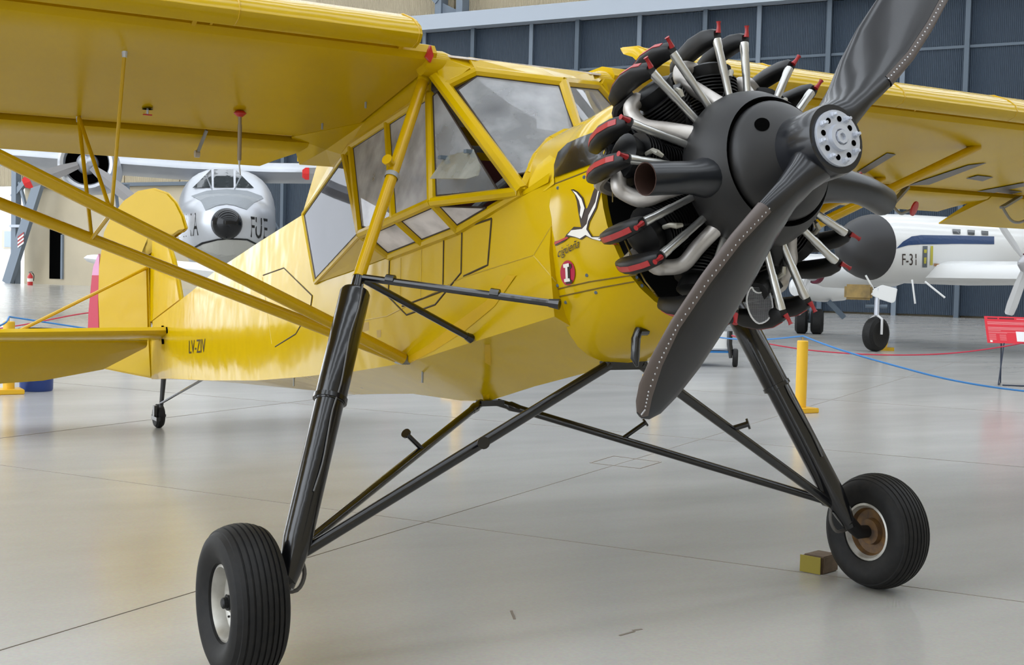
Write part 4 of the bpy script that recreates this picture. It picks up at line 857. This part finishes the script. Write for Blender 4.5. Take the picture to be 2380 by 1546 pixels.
put(MB().tube([wc+V((0, 0, .45)), V((wc.x, wc.y, 0))+V((0, 0, 1.5))], .06, 10).build('nose_leg', CHR), tb)
for s2 in (-1, 1): put(MB().tube([wc+P2*.17*s2, wc+P2*.17*s2+V((0, 0, .36)), wc+V((0, 0, .46))], .03, 8).build('nose_fork', mat('fork_white', (.6, .6, .6), .4), smooth=35), tb)
put(MB().poly([ad(px, py, gd-.1) for px, py in ((2022, 685), (2030, 672), (2050, 662), (2086, 671), (2081, 700), (2074, 705), (2045, 696))], .05, h2).build('gear_door', WPAINT, smooth=0, bevel=.015), tb)
q = ad(2037, 712, gd); put(MB().tube([q-r2*.25, q+r2*.25], .05, 8).build('steering_unit', STEELD), tb)
put(MB().box(ad(1995, 679, gd+.2), r2*.32, h2*.3, V((0, 0, .18))).build('camera_housing', mat('housing_tan', (.30, .20, .06), .6, noise=(4, (.16, .11, .04), 4)), bevel=.05), tb)
for a, b in (((2012, 640), (2030, 672)), ((2120, 650), (2127, 706)), ((2150, 655), (2196, 692))): put(MB().tube([ad(*a, gd+.4), ad(*b, gd+.4)], .025, 6).build('aerial', WPAINT), tb)
q = floor_at(2062, 815); wk = MB(); wk.box(q+V((0, 0, .04)), r2*.16, h2*.1, V((0, 0, .04))); wk.bar(q-r2*.05+V((0, 0, .08)), q-r2*.0+V((0, 0, .40)), .12, .08, h2)
tag(place(wk.build('wheel_chock', YELT, smooth=0), q), 'yellow chock at the nose wheel of the white turboprop', 'chock')

# ---- barrier: yellow posts, blue and red ropes
POSTM = mat('post_yellow', (.72, .42, .02), .4)
def post(px, py, label, dep_scale=1.):
    b = floor_at(px, py); r = empty('barrier_post', b); tag(r, label, 'barrier post', 'barrier posts around the yellow airplane')
    put(MB().box(b+V((0, 0, .03)), (.16, 0, 0), (0, .16, 0), (0, 0, .03)).build('base', POSTM, bevel=.008), r)
    put(MB().lathe([(.05, .068), (.87, .068), (.88, .06)], b, (0, 0, 1), (1, 0, 0), 20, True, True).build('pole', POSTM), r)
    put(MB().tube([b+V((0, 0, .87)), b+V((0, 0, .905)), b+V((0, 0, .92))], [.006, .006, .010], 8).build('hook', mat('brass', (.5, .35, .1), .4, .6)), r)
    return b
pL = post(20, 915, 'yellow barrier post left of the tail, beside the blue drum'); pM = post(1062, 922, 'yellow barrier post with its base just showing under the belly')
pN = post(1525, 880, 'yellow barrier post with its base just showing behind the propeller tip'); pR = post(1860, 958, 'yellow barrier post standing right of the far landing leg')
BLUER = mat('rope_blue', (.02, .16, .42), .5); REDR = mat('rope_red', (.45, .01, .04), .5)
def rope(pts, m, label, r=.011):
    o = MB().tube(curve_pts(pts, 6), r, 6).build('rope', m); tag(place(o, pts[0]), label, 'rope', 'barrier ropes')
T = V((0, 0, .935))
def sag(a, b, s): return [a+T, lerp(a, b, .25)+T-V((0, 0, s*.75)), lerp(a, b, .5)+T-V((0, 0, s)), lerp(a, b, .75)+T-V((0, 0, s*.75)), b+T]
eL = aZ(-260, 820, .80); eR = ad(2560, 925, 12.8)
rope([pL+T, lerp(pL, pM, .3)+T-V((0, 0, .22)), lerp(pL, pM, .55)+T-V((0, 0, .3)), pM+T], BLUER, 'blue rope running from the left post behind the yellow fin')
rope([ad(-120, 790, 14), ad(0, 757, 14.9), pL+T], BLUER, 'blue rope coming in from the left edge to the post')
rope(sag(pM, pN, .2), BLUER, 'blue rope behind the belly of the yellow airplane'); rope(sag(pN, pR, .15), BLUER, 'blue rope between the propeller and the right post')
rope([pR+T, ad(1950, 812, 14.9), ad(2080, 850, 14.5), ad(2220, 885, 14.2), ad(2380, 909, 14), ad(2520, 915, 13.8)], BLUER, 'blue rope drooping from the right post towards the red board')
rope([ad(-60, 772, 19.5), ad(60, 754, 19.6), ad(207, 727, 20), ad(330, 722, 20.5)], REDR, 'red rope in the background left of the fin')
rope([ad(1700, 780, 20.5), ad(1790, 800, 20.3), ad(1900, 816, 20.2), ad(2050, 825, 20), ad(2200, 822, 20), ad(2330, 806, 19.8), ad(2450, 782, 19.7)], REDR, 'red rope crossing in front of the white turboprop')
# ---- blue drum
q = floor_at(84, 908); dr = empty('drum', q); tag(dr, 'blue plastic drum beside the left barrier post', 'drum')
put(MB().lathe([(0, .19), (.02, .2), (.25, .205), (.27, .212), (.29, .205), (.5, .205), (.52, .212), (.54, .205), (.75, .2)], q, (0, 0, 1), (1, 0, 0), 28, True, False).build('body', mat('drum_blue', (.012, .04, .20), .35)), dr)
put(MB().lathe([(.74, .2), (.76, .215), (.78, .215), (.78, .19), (.70, .185), (.70, 0)], q, (0, 0, 1), (1, 0, 0), 28).build('rim', BLKM), dr)
# ---- fire extinguisher at the far column
q = floor_at(70, 663); ew = .19; fe_ = empty('fire_extinguisher', q); tag(fe_, 'red fire extinguisher at the foot of the far grey column', 'fire extinguisher')
put(MB().lathe([(0, ew), (.62, ew), (.74, ew*.6), (.78, .06), (.86, .06)], q, (0, 0, 1), (1, 0, 0), 20, True, True).build('cylinder', RED), fe_)
put(MB().lathe([(.25, ew+.006), (.48, ew+.006)], q, (0, 0, 1), (1, 0, 0), 20).build('label_band', WHITE), fe_)
put(MB().bar(q+V((-.1, 0, .9)), q+V((.14, 0, .94)), .05, .05, (0, 1, 0)).build('valve', STEELD, smooth=0), fe_); put(MB().tube(curve_pts([q+V((.12, 0, .88)), q+V((.25, 0, .7)), q+V((.22, 0, .3))], 4), .03, 6).build('hose', BLKM), fe_)
# ---- red information board on wire legs
q = floor_at(2322, 895); bd = (q-CAM).dot(_f); hb = V((ray(2330, 770).x, ray(2330, 770).y, 0)).normalized(); rb = V((hb.y, -hb.x, 0))
ib = empty('information_board', q); tag(ib, 'red information board on thin black wire legs', 'sign')
tl = ad(2287, 735, bd+.12); bl_ = ad(2295, 797, bd-.02); wv = (rb*.985+hb*.17).normalized()*.92; dn = bl_-tl; nb_ = dn.cross(wv).normalized(); nb_ = nb_ if nb_.dot(hb) < 0 else -nb_
def bp(u, v_, off=.0): return tl+wv*u+dn*v_+nb_*off
put(MB().poly([bp(0, 0), bp(1, 0), bp(1, 1), bp(0, 1)], .012).build('board', mat('board_red', (.62, .012, .03), .35), smooth=0), ib)
def strip(name, u0, u1, v0, v1, m, off=.0075): return put(MB().poly([bp(u0, v0, off), bp(u1, v0, off), bp(u1, v1, off), bp(u0, v1, off)]).build(name, m, smooth=0), ib)
TXTW = mat('print_pale', (.70, .30, .32), .5); TXTD = mat('print_dark', (.08, .004, .01), .5)
strip('title_line', .05, .22, .055, .10, TXTD); strip('title_line', .25, .50, .055, .10, TXTD); strip('title_line', .54, .82, .075, .095, TXTW)
for i, (v_, u1) in enumerate([(.20+.03*k, .93) for k in range(4)]+[(.40+.03*k, .95) for k in range(4)]+[(.53, .25), (.585, .50), (.615, .35)]+[(.67+.04*k, .16) for k in range(6)]): strip('text_line', .04, u1, v_, v_+.011, TXTW)
for k in range(6): strip('text_line', .22, .33, .68+.04*k, .69+.04*k, TXTW)
strip('notice_sheet', .50, .70, .55, .92, mat('paper', (.78, .78, .80), .6)); strip('picture', .70, .80, .55, .92, mat('picture_violet', (.35, .2, .45), .5)); strip('corner_mark', .05, .09, .90, .97, WHITE)
WIRE = mat('wire_blue_black', (.015, .025, .05), .4)
for u0 in (.28, .82):
    f0, f1 = bp(u0, .98), bp(u0, .3); a = V((f0.x, f0.y, 0))-hb*.12-rb*.06+V((0, 0, .012)); b = V((f1.x, f1.y, 0))+hb*.28+rb*.02+V((0, 0, .012))
    put(MB().tube([f0, a, b, f1], .011, 8).build('wire_leg', WIRE), ib)
a0 = bp(.28, .98); b0 = bp(.82, .98); put(MB().tube([V((a0.x, a0.y, .012))-hb*.12, V((b0.x, b0.y, .012))-hb*.12], .011, 8).build('wire_foot', WIRE), ib)
# ---- trolley behind the far landing leg
q = floor_at(1708, 853); td = (q-CAM).dot(_f); tr2 = empty('trolley', q); tag(tr2, 'white trolley with blue edge and small black wheel behind the far landing leg', 'trolley')
put(MB().lathe([(-.04, .08), (-.05, .14), (-.03, .17), (.03, .17), (.05, .14), (.04, .08)], q+V((0, 0, .17)), (rt_*.75-hz*.3), (0, 0, 1), 24, True, True).build('wheel', RUB), tr2)
put(MB().lathe([(-.052, .0), (-.052, .085), (.052, .085), (.052, 0)], q+V((0, 0, .17)), (rt_*.75-hz*.3), (0, 0, 1), 16).build('wheel_disc', RIM), tr2)
put(MB().tube([q+V((0, 0, .17))-rt_*.07, q+V((0, 0, .42))-rt_*.12, q+V((0, 0, .66))-rt_*.12], .05, 10).build('fork', BLK), tr2)
put(MB().box(ad(1640, 790, td+.3), rt_*.34, hz*.4, V((0, 0, .17))).build('body', WPAINT, bevel=.03), tr2); put(MB().box(ad(1640, 815, td+.3), rt_*.35, hz*.41, V((0, 0, .016))).build('edge_trim', BLUER, smooth=0), tr2)
for s2 in (-1, 1): put(MB().lathe([(-.04, .08), (-.05, .14), (-.03, .17), (.03, .17), (.05, .14), (.04, .08)], V((ad(1590, 815, td+.3)).to_2d().to_3d())+hz*.3*s2+V((0, 0, .17)), rt_*.75-hz*.3, (0, 0, 1), 24, True, True).build('wheel', RUB), tr2); 
put(MB().tube([ad(1590, 815, td+.3), V((ad(1590, 815, td+.3).x, ad(1590, 815, td+.3).y, .17))], .03, 8).build('leg', STEEL), tr2)
# ---- wooden chock at the port wheel
q = floor_at(1906, 1334); ck = empty('wheel_chock', q); tag(ck, 'yellow and brown wooden block wedged at the far main wheel', 'chock')
put(MB().box(q+V((.05, .05, .05)), V((.075, .02, 0)), V((-.02, .06, 0)), (0, 0, .048)).build('block', mat('chock_wood', (.09, .06, .035), .7, noise=(20, (.13, .085, .05), 4)), bevel=.006), ck)
put(MB().poly([q+V((-.026, -.028, .004)), q+V((-.066, .088, .004)), q+V((-.066, .088, .096)), q+V((-.026, -.028, .096))], .006).build('painted_end', mat('chock_yellow', (.24, .19, .01), .6), smooth=0), ck)
